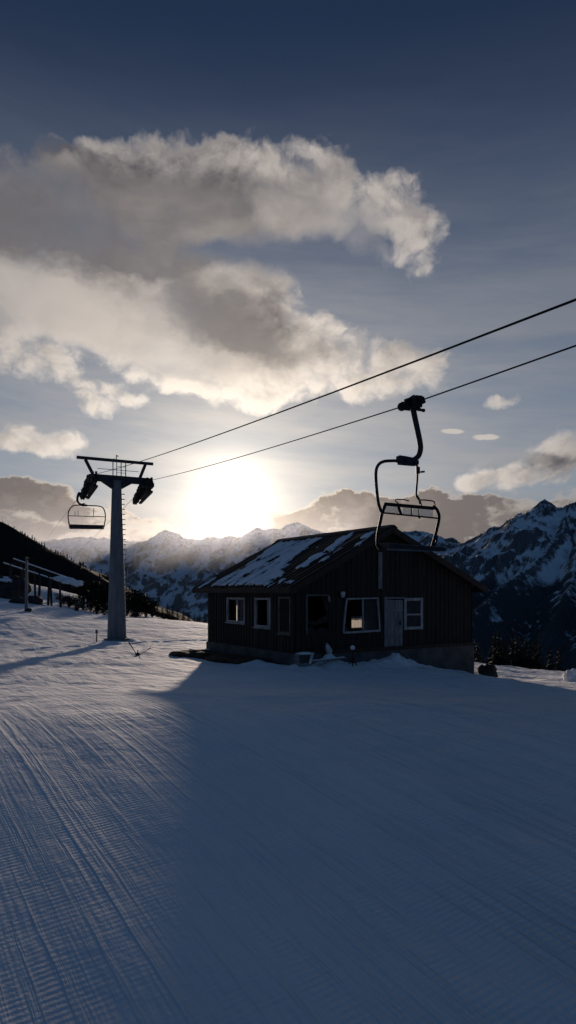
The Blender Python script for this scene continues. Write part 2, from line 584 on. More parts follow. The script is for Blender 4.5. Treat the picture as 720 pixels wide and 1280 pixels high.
M['mount_left'] = mountain_mat('mount_left', -210, .74, 1.0)
M['mount_right'] = mountain_mat('mount_right', 60, .70, 1.6)
mountains('mountain_range', -6800, 3300, 5200, 9800, 19, [
    ([(-300, 640, 8200), (-120, 668, 8300), (20, 676, 8400), (110, 671, 8500), (140, 674, 8400), (165, 677, 8300), (184, 677, 8200), (206, 663, 8000), (222, 672, 8000),
      (244, 674, 8100), (274, 672, 8300), (289, 669, 8300), (300, 673, 8300), (312, 667, 8200), (322, 659, 8000), (330, 663, 8000), (337, 660, 8000), (349, 661, 7950), (360, 655, 7900), (375, 655, 7900),
      (386, 663, 7900), (397, 665, 8000), (430, 672, 8200), (480, 668, 8300), (530, 664, 8300), (560, 676, 8400), (640, 676, 8400), (760, 670, 8400)], .62),
    ([(206, 664, 8000), (190, 690, 7400), (170, 715, 6900), (150, 740, 6300), (140, 775, 5700)], .72),
    ([(289, 670, 8300), (262, 694, 7500), (240, 712, 7000), (214, 735, 6500), (200, 775, 5900)], .72),
    ([(360, 656, 7900), (325, 690, 7200), (300, 712, 6700), (280, 742, 6200), (268, 775, 5700)], .72),
    ([(110, 672, 8500), (95, 700, 7600), (80, 735, 6700), (60, 770, 5900)], .72),
    ([(-40, 674, 8400), (-20, 710, 7300), (10, 750, 6300)], .72),
    ([(530, 665, 8300), (520, 700, 7300), (500, 745, 6300)], .72),
], M['mount_left'], amp=300, fs=1 / 1300.)
mountains('mountain_massif', 200, 4900, 2300, 6900, 15, [
    ([(470, 720, 6300), (505, 694, 6300), (522, 674, 6300), (533, 667, 6300), (541, 669, 6200), (548, 676, 6000), (566, 678, 5800), (587, 675, 5600), (600, 668, 5500), (612, 660, 5400), (625, 658, 5350),
      (636, 650, 5300), (647, 644, 5200), (657, 640, 5100), (665, 637, 5050), (673, 629, 5000), (681, 623, 5000), (688, 628, 5000), (695, 632, 5000), (706, 631, 4950), (720, 624, 4900), (780, 596, 4800), (860, 640, 4800), (960, 660, 4800)], .80),
    ([(706, 640, 4900), (705, 659, 4500), (680, 692, 4150), (655, 712, 3950), (630, 731, 3750), (600, 757, 3500), (570, 800, 3200)], .95),
    ([(647, 646, 5200), (636, 668, 4900), (628, 695, 4600), (606, 720, 4300), (575, 755, 4000)], .95),
    ([(720, 690, 4000), (716, 725, 3700), (700, 760, 3350), (680, 800, 3000)], .85),
    ([(800, 640, 4300), (770, 700, 3700), (745, 770, 3100)], .8),
], M['mount_right'], amp=230, fs=1 / 800.)

# ------------------------------------------------------------------ hillside and its forest
hc = [tuple(P(*q)) for q in ((-420, 560, 1500), (-200, 610, 1500), (-60, 637, 1480), (0, 650, 1450), (30, 667, 1440), (60, 688, 1420), (75, 693, 1400),
                             (100, 711, 1380), (125, 733, 1350), (150, 754, 1320), (170, 774, 1280), (250, 830, 1240))]
xs = np.arange(-2400, 60, 14.); ys = np.arange(620, 2000, 14.)
HX, HY = np.meshgrid(xs, ys)
HZ, HD = seg_field(HX, HY, hc, .55, .95)
HZ = HZ + fbm(HX / 160., HY / 160., 5) * 26 * np.clip(HD / 160, .05, 1)
HZ = np.maximum(HZ, -640)
m, nt, b = material('hillside')
pos, nrm = geo_pos(nt)
sn = nt.smooth(nt.noise(pos, .012, 7, .65), .68, .72)
nt.put(b.inputs['Base Color'], nt.mix(sn, nt.mix(nt.noise(pos, .1, 4, .6), (.008, .009, .009), (.022, .021, .02)), (.45, .48, .54)))
b.inputs['Roughness'].default_value = .95; b.inputs['Specular IOR Level'].default_value = .05
tag(grid_mesh('hillside', HX, HY, HZ, m), kind='structure')

fmb = MB(); rf = random.Random(3)


def cone_tree(mb, x, y, z, h, w, rnd):
    tiers = 3
    for t in range(tiers):
        zb = z + h * (.08 + .28 * t); zt = z + h * (.50 + .25 * t); r = w * (1 - .27 * t)
        n = len(mb.v); k = 6; o = rnd.random()
        for i in range(k):
            a = 2 * math.pi * (i + o) / k; rr = r * rnd.uniform(.65, 1.2)
            mb.v.append((x + rr * math.cos(a), y + rr * math.sin(a), zb + rnd.uniform(-.05, .05) * h))
        mb.v.append((x, y, zt))
        for i in range(k): mb.f.append([n + i, n + (i + 1) % k, n + k])


for i in range(9000):
    ix = rf.randrange(HX.shape[1]); iy = rf.randrange(HX.shape[0])
    z = HZ[iy, ix]
    if z < -230 or HD[iy, ix] > 330: continue
    if HY[iy, ix] > 1520: continue
    h = rf.uniform(5, 11) * (1.0 if rf.random() < .85 else 1.35)
    cone_tree(fmb, HX[iy, ix] + rf.uniform(-7, 7), HY[iy, ix] + rf.uniform(-7, 7), z - 1.5, h, h * .24, rf)
for (a, b2) in zip(hc[:-1], hc[1:]):                      # the skyline itself is wooded
    L = math.dist(a, b2); n = int(L / 2.2) if b2[0] > -500 else int(L / 4.5)
    for i in range(n):
        if rf.random() < .35: continue
        t = (i + rf.random()) / n
        h = rf.uniform(3.5, 8.5)
        cone_tree(fmb, a[0] + (b2[0] - a[0]) * t, a[1] + (b2[1] - a[1]) * t + rf.uniform(-26, 8), a[2] + (b2[2] - a[2]) * t - 2.5, h, h * .24, rf)
tag(fmb.build('forest', M['needles']), 'dark conifer forest covering the steep hillside at the left', 'forest', kind='stuff')

# ------------------------------------------------------------------ hut
hz0 = E - 2.23                     # top of the plinth, floor level
W_, D_ = 9.0, 7.4
RA = 4.2                           # ridge position along the gable
eL, eR, rz = E + .06, E + .10, E + 2.46
sL = (rz - eL) / (RA + .42); sR = (rz - eR) / (9.42 - RA)


def roof_under(a): return eL + sL * (a + .42) if a <= RA else rz - sR * (a - RA)


hut_o = empty('wooden_hut', (H0.x, H0.y, hz0), math.atan2(CA.y, CA.x))
tag(hut_o, 'derelict dark wooden hut with snow-streaked metal roof and broken windows', 'hut')
Zl = lambda z: z - hz0             # hut-local height


def gable_a(px):
    p = px - 360
    return (F * H0.x - p * H0.y) / (p * CA.y - F * CA.x)


def side_b(px):
    p = px - 360
    return (F * H0.x - p * H0.y) / (p * HB.y - F * HB.x)


def gable_z(a, py): return Zl(E - (py - 740) / F * (H0.y + CA.y * a))
def side_z(b, py): return Zl(E - (py - 740) / F * (H0.y + HB.y * b))


def wall(name, axis, length, off, thick, openings, top, out, mat, breaks=(), bottom=0.0):
    """Board wall with real openings: axis 'x' runs along the gable, 'y' along the side; out = outward sign of the cladding."""
    mb = MB()
    cuts = sorted({0.0, length, *breaks, *[o[0] for o in openings], *[o[1] for o in openings]})

    def put(u0, u1, d0, d1, z0a, z0b, z1a, z1b):
        if axis == 'x':
            c = [(u0, d0, z0a), (u1, d0, z0b), (u1, d1, z0b), (u0, d1, z0a), (u0, d0, z1a), (u1, d0, z1b), (u1, d1, z1b), (u0, d1, z1a)]
        else:
            c = [(d0, u0, z0a), (d1, u0, z0a), (d1, u1, z0b), (d0, u1, z0b), (d0, u0, z1a), (d1, u0, z1a), (d1, u1, z1b), (d0, u1, z1b)]
        mb.quad_box(c)

    def spans(um):
        s = []; z = bottom
        for o in sorted([o for o in openings if o[0] < um < o[1]], key=lambda o: o[2]):
            if o[2] > z + .01: s.append((z, o[2]))
            z = o[3]
        s.append((z, None)); return s
    for u0, u1 in zip(cuts[:-1], cuts[1:]):
        if u1 - u0 < 1e-4: continue
        for a, b in spans((u0 + u1) / 2):
            put(u0, u1, off, off + thick, a, a, top(u0) if b is None else b, top(u1) if b is None else b)
    # cover battens, each a slightly different width and stand-off
    rnd = random.Random(len(name) + int(length * 10)); u = .09
    of = off if out < 0 else off + thick
    while u < length - .06:
        w = rnd.uniform(.032, .05); t = rnd.uniform(.02, .034) * out
        if not any(o[0] - .07 < u + w / 2 and u - w / 2 < o[1] + .07 and False for o in openings):
            for a, b in spans(u):
                inside = [o for o in openings if o[0] - .09 < u < o[1] + .09]
                if any(o[0] - .09 < u < o[0] or o[1] < u < o[1] + .09 for o in inside): continue
                z0 = a + rnd.uniform(.0, .05); z1 = (top(u) - .02) if b is None else b - .02
                if z1 - z0 > .08: put(u - w / 2, u + w / 2, min(of, of + t), max(of, of + t), z0, z0, z1, z1)
        u += rnd.uniform(.20, .26)
    return mb.build(name, mat, hut_o)


gtop = lambda a: Zl(roof_under(a)) - .02
# openings: u0, u1, z0, z1
A = gable_a
op_hole = (A(384), A(411), gable_z(1.0, 793), gable_z(1.0, 745))
op_wide = (A(429.5), A(473), gable_z(3, 790), gable_z(3, 748.5))
op_door = (A(482.5), A(503.5), .02, gable_z(4.7, 748.5))
op_small = (A(506), A(526.5), gable_z(5.7, 785), gable_z(5.7, 749))
gable_ops = [op_hole, op_wide, op_door, op_small]
B = side_b
op_w1 = (B(306), B(284.5), side_z(4.6, 777), side_z(4.6, 748))
op_w2 = (B(338), B(319.5), side_z(2.3, 783), side_z(2.3, 748.5))
op_w3 = (B(363), B(349.5), side_z(.6, 791), side_z(.6, 747))
side_ops = [op_w1, op_w2, op_w3]
rear_ops = [(1.37, 1.63, .95, 2.1), (7.98, 8.75, .38, 1.0)]  # first slit narrowed to pass the sun only onto the cloth strip
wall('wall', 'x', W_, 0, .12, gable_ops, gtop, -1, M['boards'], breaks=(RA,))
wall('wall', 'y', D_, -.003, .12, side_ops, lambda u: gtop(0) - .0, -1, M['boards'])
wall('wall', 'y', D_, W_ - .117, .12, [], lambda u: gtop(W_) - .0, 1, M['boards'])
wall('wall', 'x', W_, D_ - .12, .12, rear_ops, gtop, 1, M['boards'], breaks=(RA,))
MB().box(.15, W_ - .15, .15, D_ - .15, -.12, .0).build('floor', M['boards'], hut_o)
# plinth, stepped out a little, runs below the snow
pl = MB()
pts_o = [(-.06, -.06), (W_ + .06, -.06), (W_ + .06, D_ + .06), (-.06, D_ + .06)]; pts_i = [(.25, .25), (W_ - .25, .25), (W_ - .25, D_ - .25), (.25, D_ - .25)]
for zz in (-2.2, -.004):
    pl.v += [(x, y, zz) for x, y in pts_o] + [(x, y, zz) for x, y in pts_i]
for i in range(4):
    k = (i + 1) % 4
    pl.f += [[i, k, 8 + k, 8 + i], [4 + k, 4 + i, 12 + i, 12 + k], [8 + i, 8 + k, 12 + k, 12 + i], [k, i, 4 + i, 4 + k]]
pl.build('foundation', M['concrete'], hut_o, bevel=.02)
MB().box(-.09, W_ + .09, -.10, -.055, -.05, .09).build('sill_board', M['trim'], hut_o)

# roof: two slabs with standing ribs, lapped sheets
b0, b1 = -.45, 8.15
rm = MB(); rnd = random.Random(5)


def roof_pt(a, b, up):   # up = offset along the roof normal
    if a <= RA:
        n = Vector((-sL, 0, 1)).normalized(); z = eL + sL * (a + .42)
    else:
        n = Vector((sR, 0, 1)).normalized(); z = rz - sR * (a - RA)
    return Vector((a, b, Zl(z))) + n * up


def slab(mb, a0, a1, bb0, bb1, u0, u1):
    c = [roof_pt(a0, bb0, u0), roof_pt(a1, bb0, u0), roof_pt(a1, bb1, u0), roof_pt(a0, bb1, u0),
         roof_pt(a0, bb0, u1), roof_pt(a1, bb0, u1), roof_pt(a1, bb1, u1), roof_pt(a0, bb1, u1)]
    mb.quad_box(c)


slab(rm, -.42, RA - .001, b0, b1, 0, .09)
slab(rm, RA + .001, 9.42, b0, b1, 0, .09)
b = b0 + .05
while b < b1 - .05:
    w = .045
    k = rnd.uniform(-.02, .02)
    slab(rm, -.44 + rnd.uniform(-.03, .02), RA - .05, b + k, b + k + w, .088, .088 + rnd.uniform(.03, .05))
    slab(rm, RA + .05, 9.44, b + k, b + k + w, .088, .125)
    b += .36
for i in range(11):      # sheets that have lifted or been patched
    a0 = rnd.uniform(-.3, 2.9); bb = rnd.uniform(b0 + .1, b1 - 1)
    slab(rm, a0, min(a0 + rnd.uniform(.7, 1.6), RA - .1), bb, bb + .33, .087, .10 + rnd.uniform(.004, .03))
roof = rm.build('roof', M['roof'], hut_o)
rc = MB()
rc.quad_box([roof_pt(RA - .2, b0 - .02, .11), roof_pt(RA - .001, b0 - .02, .13), roof_pt(RA - .001, b1 + .02, .13), roof_pt(RA - .2, b1 + .02, .11),
             roof_pt(RA - .2, b0 - .02, .135), roof_pt(RA - .001, b0 - .02, .165), roof_pt(RA - .001, b1 + .02, .165), roof_pt(RA - .2, b1 + .02, .135)])
rc.quad_box([roof_pt(RA + .001, b0 - .02, .13), roof_pt(RA + .2, b0 - .02, .11), roof_pt(RA + .2, b1 + .02, .11), roof_pt(RA + .001, b1 + .02, .13),
             roof_pt(RA + .001, b0 - .02, .165), roof_pt(RA + .2, b0 - .02, .135), roof_pt(RA + .2, b1 + .02, .135), roof_pt(RA + .001, b1 + .02, .165)])
rc.build('ridge_cap', M['roof'], roof)
for s in (0, 1):         # barge boards on both gables, eave boards on both sides
    for bb in (b0 - .035, b1 + .005):
        mb = MB()
        if s == 0: slab(mb, -.44, RA - .002, bb, bb + .03, -.15, .07)
        else: slab(mb, RA + .002, 9.44, bb, bb + .03, -.15, .07)
        mb.build('barge_board', M['trim'], roof)
MB().beam(roof_pt(-.44, b0, -.02), roof_pt(-.44, b1, -.02), .03, .14).build('eave_board', M['trim'], roof)
MB().beam(roof_pt(9.44, b0, -.02), roof_pt(9.44, b1, -.02), .03, .14).build('eave_board', M['trim'], roof)
for a in (-.1, 1.4, 2.9, RA, 5.7, 7.3, 9.1):   # purlin ends under the overhang
    p0 = roof_pt(a, b0 + .02, -.075 if a != RA else -.1); p1 = roof_pt(a, 0.0, -.075 if a != RA else -.1)
    MB().beam(p0, p1, .1, .13).build('purlin', M['trim'], roof)

# snow lying on the left roof slope: streaks that follow the sheets
NT_, NB = 150, 260
tt = np.linspace(.0, 1, NT_); bb = np.linspace(0, 1, NB)      # bb: 0 rear, 1 front
TT, BB = np.meshgrid(tt, bb, indexing='ij')


def inside(t, s, poly):
    w = np.zeros(t.shape, bool); n = len(poly)
    for i in range(n):
        (t0, s0), (t1, s1) = poly[i], poly[(i + 1) % n]
        c = ((s0 > s) != (s1 > s)) & (t < (t1 - t0) * (s - s0) / (s1 - s0 + 1e-9) + t0)
        w ^= c
    return w


def blur(a, k):
    for ax in (0, 1):
        ker = np.ones(k) / k
        a = np.apply_along_axis(lambda r: np.convolve(np.pad(r, k, mode='edge'), ker, 'same')[k:-k], ax, a)
    return a


mask = np.zeros(TT.shape)
for poly in ([(.03, .20), (.03, .80), (.22, .80), (.30, .66), (.55, .60), (.70, .55), (.93, .52), (.93, .10), (.80, .10), (.62, .16), (.35, .20)],
             [(.30, .78), (.30, .86), (.56, .84), (.56, .76)], [(.04, .86), (.04, .97), (.12, .97), (.12, .84)],
             [(.60, .79), (.60, .84), (.95, .80), (.95, .70), (.78, .73)], [(.80, .92), (.80, .97), (.9, .96), (.9, .9)],
             [(.0, .08), (.0, .14), (.22, .1), (.22, .06)], [(.40, .905), (.40, .93), (.66, .90), (.66, .88)]):
    mask = np.maximum(mask, inside(TT, BB, poly).astype(float))
mask = blur(blur(mask, 7), 5)
st = fbm(BB * 23 + TT * .8, TT * 2.2, 5, .6) * .9 + fbm(BB * 8, TT * 5 + 7, 4) * .55 + fbm(BB * 60, TT * 4, 3) * .35
rib = np.abs(np.mod((BB * 8.6) / .36, 1) - .5) * 2           # 1 on the ribs
dens = mask - .66 + st * 1.55 - .22 * (rib > .80)
hgt = np.clip(dens * 3.0, 0, 1) ** .6 * .075
keep = dens > 0
vid = -np.ones(TT.shape, int); sv = []; sf = []
for i in range(NT_ - 1):
    for j in range(NB - 1):
        if keep[i, j] and keep[i + 1, j] and keep[i, j + 1] and keep[i + 1, j + 1]:
            q = []
            for (a_, b_) in ((i, j), (i, j + 1), (i + 1, j + 1), (i + 1, j)):
                if vid[a_, b_] < 0:
                    vid[a_, b_] = len(sv)
                    sv.append(tuple(roof_pt(-.42 + TT[a_, b_] * (RA + .35), b1 - BB[a_, b_] * (b1 - b0), .098 + hgt[a_, b_])))
                q.append(vid[a_, b_])
            sf.append(q)
sm = MB(); sm.v = sv; sm.f = sf
sno = sm.build('snow_cover', M['snow'], roof, smooth=True)
so = sno.modifiers.new('solid', 'SOLIDIFY'); so.thickness = .03; so.offset = 0


# windows and doors
def window(axis, op, off, mat, w=.07, mull=(), rails=(), depth=.10, panes=True, name='window', sill=True, skew=0):
    u0, u1, z0, z1 = op
    mb = MB()

    def bar(ua, ub, za, zb, d0=off, d1=None):
        d1 = off + depth if d1 is None else d1
        if axis == 'x': mb.box(ua, ub, d0, d1, za, zb)
        else: mb.box(d0, d1, ua, ub, za, zb)
    e = .004
    bar(u0 - w * .5, u0 + w * .5, z0 - w * .5, z1 + w * .5); bar(u1 - w * .5, u1 + w * .5, z0 - w * .5, z1 + w * .5)
    bar(u0 + w * .5, u1 - w * .5, z1 - w * .5, z1 + w * .45, off + e); bar(u0 + w * .5, u1 - w * .5, z0 - w * .45, z0 + w * .5, off + e)
    for k in mull: bar(u0 + (u1 - u0) * k - w * .3, u0 + (u1 - u0) * k + w * .3, z0 + w * .5, z1 - w * .5, off + e)
    for k in rails: bar(u0 + w * .5, u1 - w * .5, z0 + (z1 - z0) * k - w * .28, z0 + (z1 - z0) * k + w * .28, off + 2 * e)
    if sill: bar(u0 - .1, u1 + .1, z0 - w * .5 - .05, z0 - w * .5 - .002, off - .05)
    return mb.build(name, mat, hut_o, bevel=.006)


def pane(axis, u0, u1, z0, z1, d, parent, mat, name='pane'):
    mb = MB()
    if axis == 'x': mb.box(u0, u1, d, d + .006, z0, z1)
    else: mb.box(d, d + .006, u0, u1, z0, z1)
    return mb.build(name, mat, parent)


m, nt, b = material('dirty_glass')
b.inputs['Transmission Weight'].default_value = .85; b.inputs['IOR'].default_value = 1.12
p = obj_pos(nt)
nt.put(b.inputs['Base Color'], nt.mix(nt.noise(p, 5, 6, .6), (.06, .065, .07), (.34, .36, .37)))
nt.put(b.inputs['Roughness'], nt.m('MULTIPLY_ADD', nt.noise(p, 9, 4, .6), .3, .05)); M['glass'] = m
m, nt, b = material('frosted_panel')
b.inputs['Transmission Weight'].default_value = .78; b.inputs['IOR'].default_value = 1.05
nt.put(b.inputs['Base Color'], nt.mix(nt.noise(obj_pos(nt), 6, 5, .6), (.62, .67, .71), (.84, .88, .91)))
b.inputs['Roughness'].default_value = .25; M['panel'] = m

w1 = window('y', op_w1, -.035, M['frame'], .085, mull=(.38,), rails=())
um = op_w1[0] + (op_w1[1] - op_w1[0]) * .38
pane('y', op_w1[0] + .05, um - .03, op_w1[2] + .05, op_w1[3] - .05, .02, w1, M['glass'])
w2 = window('y', op_w2, -.035, M['frame'], .085)


def curtain_glow_cloth(op, ua, ub, parent):
    cm = MB(); n = 16
    for i in range(n):
        u = ua + (ub - ua) * i / (n - 1)
        x = .15 + .022 * math.sin(i * 1.9)
        cm.v += [(x, u, op[2] - .05), (x, u, op[3] + .03)]
    for i in range(n - 1): cm.f.append([2 * i, 2 * i + 2, 2 * i + 3, 2 * i + 1])
    cm.build('curtain_glow_cloth', M['curtain_glow_cloth'], parent)


curtain_glow_cloth(op_w2, op_w2[0] + .12, op_w2[0] + .52, w2)
cm = MB(); uu = (op_w1[0] + op_w1[1]) / 2 + .16      # cloth strip added, turned sunward, to glow like glare on the mullion
for k in range(7):
    t = .13 * k / 6; dxx = .006 * math.sin(k * 2.2)
    for zz in (op_w1[2] - .05, op_w1[3] + .03): cm.v.append((0.09 + 0.882 * t + dxx, uu - .470 * t + dxx, zz))
for k in range(6): cm.f.append([2 * k, 2 * k + 2, 2 * k + 3, 2 * k + 1])
cm.build('curtain_glow_cloth', M['curtain_glow_cloth'], w1)
for ua, ub in ((op_w1[0] - .2, uu + .02), (uu + .31, op_w1[1] + .6)):
    MB().box(.25, .27, ua, ub, op_w1[2] - .3, op_w1[3] + .25).build('sun_blocker', M['boards'], w1)  # boards added inside to keep a stray sun patch off the snow
w3 = window('y', op_w3, -.035, M['frame_dark'], .07, sill=True)
pane('y', op_w3[0] + .04, op_w3[1] - .04, op_w3[2] + .04, op_w3[3] - .04, .02, w3, M['glass'])
mb = MB()
for k in range(7):
    u = op_w3[0] + .07 + k * (op_w3[1] - op_w3[0] - .14) / 6
    mb.box(-.012, .006, u - .012, u + .012, op_w3[2] + .04, op_w3[3] - .04)
mb.build('security_bars', M['blacksteel'], w3)

# wide window: its frame has racked out of square
u0, u1, z0, z1 = op_wide
mb = MB(); e = -.045; T = .06
for p0, p1, w in (((u0 - .05, e, z0), (u0 + .10, e, z1), T), ((u1 + .03, e, z0), (u1 - .08, e, z1 + .02), T),
                  ((u0 + .08, e - .003, z1), (u1 - .06, e - .003, z1 + .02), T), ((u0 - .05, e - .003, z0), (u1 + .05, e - .003, z0 + .03), .08),
                  (((u0 + u1) / 2 + .05, e + .004, z0 + .03), ((u0 + u1) / 2 + .03, e + .004, z1), .045)):
    mb.beam(p0, p1, .07, w, up=(0, 1, 0)) if False else mb.beam(p0, p1, w, .07, up=(0, 1, 0))
ww = mb.build('window', M['frame'], hut_o, bevel=.006)
pane('x', (u0 + u1) / 2 + .08, u1 - .04, z0 + .05, z1 - .05, .03, ww, M['glass'])
g = MB()                                                # shards left in the other half
for tri in (((u0, z0 + .02), (u0 + .33, z0 + .02), (u0 + .08, z0 + .30)), ((u0 + .05, z1 - .03), (u0 + .45, z1 - .03), (u0 + .1, z1 - .22))):
    g = MB(); n = 0; g.v += [(a, .03, z) for a, z in tri] + [(a, .036, z) for a, z in tri]
    g.f += [[n, n + 1, n + 2], [n + 5, n + 4, n + 3], [n, n + 3, n + 4, n + 1], [n + 1, n + 4, n + 5, n + 2], [n + 2, n + 5, n + 3, n]]
    g.build('glass_shard', M['glass'], ww)

sw = window('x', op_small, -.05, M['frame'], .12, rails=(.47,), sill=False)
tag(sw, 'small white-framed two-pane window')
zc = op_small[2] + (op_small[3] - op_small[2]) * .47
for za, zb in ((op_small[2] + .06, zc - .03), (zc + .03, op_small[3] - .06)):
    pane('x', op_small[0] + .05, op_small[1] - .05, za, zb, .0, sw, M['glass'])

# plank door, greyed, one board leaning
u0, u1, z0, z1 = op_door
db = MB(); n = 4; rr = random.Random(9)
for i in range(n):
    a0 = u0 + .02 + (u1 - u0 - .04) * i / n; a1 = u0 + .02 + (u1 - u0 - .04) * (i + 1) / n - .012
    db.box(a0, a1, -.03 + rr.uniform(-.008, .008), .015, z0 + rr.uniform(0, .06), z1 - .02 - rr.uniform(0, .05))
door = db.build('door', M['grey_wood'], hut_o, bevel=.005)
for za in (z0 + .42, z1 - .50): MB().box(u0 + .05, u1 - .08, -.058, -.041, za, za + .11).build('batten', M['grey_wood'], door)
MB().tube([(u1 - .17, -.05, 1.0), (u1 - .17, -.1, 1.0), (u1 - .29, -.1, 1.0)], .014, 8).box(u1 - .2, u1 - .14, -.052, -.042, .9, 1.1).build('handle', M['blacksteel'], door)
MB().box(u0 - .11, u0 - .005, -.055, -.002, -.05, z1 + .08).build('door_post', M['grey_wood'], hut_o, bevel=.006)
MB().box(u0 - .005, u1 + .03, -.052, -.003, z1 + .002, z1 + .07).build('door_head', M['grey_wood'], hut_o, bevel=.006)

# broken doorway: dark frame, jagged boards hanging inside
u0, u1, z0, z1 = op_hole
mb = MB()
mb.box(u0 - .07, u0 + .0, -.045, .09, z0, z1 + .05).box(u0 + .0, u1, -.04, .09, z1 - .0, z1 + .055)
mb.build('door_frame', M['frame_dark'], hut_o, bevel=.006)
mb = MB()
for pts in ([(u1 - .30, z1), (u1, z1), (u1, z1 - .75), (u1 - .10, z1 - .55), (u1 - .17, z1 - .28)],
            [(u0, z1 - .88), (u0 + .4, z1 - .93), (u0 + .66, z1 - .80), (u1, z1 - .68), (u1, z1 - .95), (u0 + .35, z1 - 1.08), (u0, z1 - 1.0)],
            [(u0, z0 + .20), (u0 + .22, z0 + .32), (u0 + .4, z0 + .12), (u0 + .62, z0 + .26), (u1, z0 + .16), (u1, z0 + .0), (u0, z0 + .0)]):
    mb = MB(); n = 0; k = len(pts)
    mb.v += [(a, .03, z) for a, z in pts] + [(a, .06, z) for a, z in pts]
    mb.f += [[n + i for i in range(k)], [n + k + i for i in range(k)][::-1]] + [[n + i, n + k + i, n + k + (i + 1) % k, n + (i + 1) % k] for i in range(k)]
    mb.build('broken_board', M['boards'], hut_o)
MB().blob((u1 - .02, -.045, z1 - .12), .05, .02, .13, 4, .6, 2).build('splintered_edge', M['grey_wood'], hut_o)
# board nailed high on the gable, wall lamp
a = A(474.5)
MB().box(a - .10, a + .09, -.058, -.035, gable_z(a, 736), gable_z(a, 690)).box(a - .06, a + .02, -.062, -.058, gable_z(a, 724), gable_z(a, 700)).build('loose_plank', M['grey_wood'], hut_o, bevel=.004)
a = A(425.5); z = gable_z(a, 743)
lamp = MB().box(a - .09, a + .09, -.06, -.03, z - .14, z + .13).tube([(a, -.06, z + .05), (a, -.16, z + .07)], .02, 8).build('wall_lamp', M['blacksteel'], hut_o)
lg = MB().tube([(a, -.16, z + .11), (a, -.16, z + .08), (a, -.16, z - .02), (a, -.16, z - .09), (a, -.16, z - .12)], [.05, .09, .085, .065, .03], 12).build('lamp_shade', M['cloth'], lamp, smooth=True)
# rear openings get simple frames
for o in rear_ops: rw = window('x', o, D_ - .09, M['frame'], .06, mull=(), rails=() if o[0] < 3 else (.74,), depth=.1, sill=False)
cm = MB(); n = 12                       # cloth added in the low rear opening to glow as a bright patch
for i in range(n):
    u = 7.98 + .77 * i / (n - 1); cm.v += [(u, D_ - .14 + .015 * math.sin(i * 2.1), .30), (u, D_ - .14 + .015 * math.sin(i * 2.1), .80 + .02 * math.sin(i))]
for i in range(n - 1): cm.f.append([2 * i, 2 * i + 2, 2 * i + 3, 2 * i + 1])
cm.build('curtain_glow_cloth', M['glow_patch_cloth'], rw)
MB().box(3.1, 3.35, 5.2, 5.45, 0, 2.2).build('interior_post', M['boards'], hut_o)


# ------------------------------------------------------------------ things around the hut
def hutw(a, b, z=None):
    p = hut(a, b); return Vector((p.x, p.y, gz(p.x, p.y) if z is None else z))


# earth bank along the side wall with a lit step at its far end
p = hut(-.55, 3.6)
eb = MB()
for (a, b, rx, ry, rzz, sd) in ((-.65, 4.2, .9, 2.5, .26, 2), (-1.0, 6.3, 1.1, 1.3, .30, 3), (-.4, 1.9, .6, 1.2, .2, 8)):
    q = hut(a, b); g0 = gz(q.x, q.y)
    n0 = len(eb.v); eb.blob((0, 0, 0), rx, ry, rzz, sd, .3, 4)
    ang = math.atan2(CA.y, CA.x)
    for i in range(n0, len(eb.v)):
        v = Vector(eb.v[i]); v.rotate(Matrix.Rotation(ang, 3, 'Z')); eb.v[i] = (v.x + q.x - p.x, v.y + q.y - p.y, v.z + g0 - gz(p.x, p.y))
o = eb.build('earth_bank', M['earth'], None, smooth=True); o.location = (p.x, p.y, gz(p.x, p.y))
tag(o, 'bank of bare dark earth heaped against the side wall of the hut', 'earth bank')
p = hutw(-.55, 7.0); sl = empty('concrete_step', (p.x, p.y, p.z), math.atan2(CA.y, CA.x))
MB().box(-.42, .35, -.40, .40, -.1, .30).build('block', M['concrete'], sl, bevel=.04)
MB().box(-.38, .31, -.36, .36, .301, .335).build('snow_crust', M['snow'], sl, bevel=.018)
tag(sl, 'low concrete step at the far corner of the hut, sunlit on top', 'step')

# broken crate by the near corner
p = hutw(-.25, -1.0); cr = empty('wooden_crate', (p.x, p.y, p.z - .04), R(24))
for x in (-.27, .25):
    for k in range(3): MB().box(x, x + .022, -.2, .2, .03 + k * .13, .13 + k * .13).build('slat', M['grey_wood'], cr, bevel=.004)
for k in range(2): MB().box(-.25, .25, .178, .2, .03 + k * .14, .14 + k * .14).build('slat', M['grey_wood'], cr, bevel=.004)
MB().box(-.25, .25, -.18, .178, .0, .025).build('bottom', M['grey_wood'], cr)
MB().beam((-.25, -.215, .40), (.30, -.215, .41), .03, .05).beam((.24, -.21, .38), (.12, -.24, .06), .022, .09).build('loose_slat', M['cloth'], cr)
MB().blob((.02, .02, .40), .27, .17, .045, 5, .3, 3).build('snow_cap', M['snow'], cr, smooth=True)
tag(cr, 'broken open crate lying in the snow at the near corner of the hut', 'crate')

# plank with snow on it in front of the broken doorway
p = hutw(1.05, -.62); pk = empty('fallen_plank', (p.x, p.y, p.z + .10), math.atan2(CA.y, CA.x) + R(-3))
MB().beam((-.75, 0, 0), (.75, 0, .07), .2, .04).build('board', M['grey_wood'], pk, bevel=.006)
MB().beam((-.7, 0, .03), (.68, 0, .098), .13, .025).build('snow_crust', M['snow'], pk, bevel=.01)
tag(pk, 'fallen plank lined with snow below the broken window hole', 'plank')

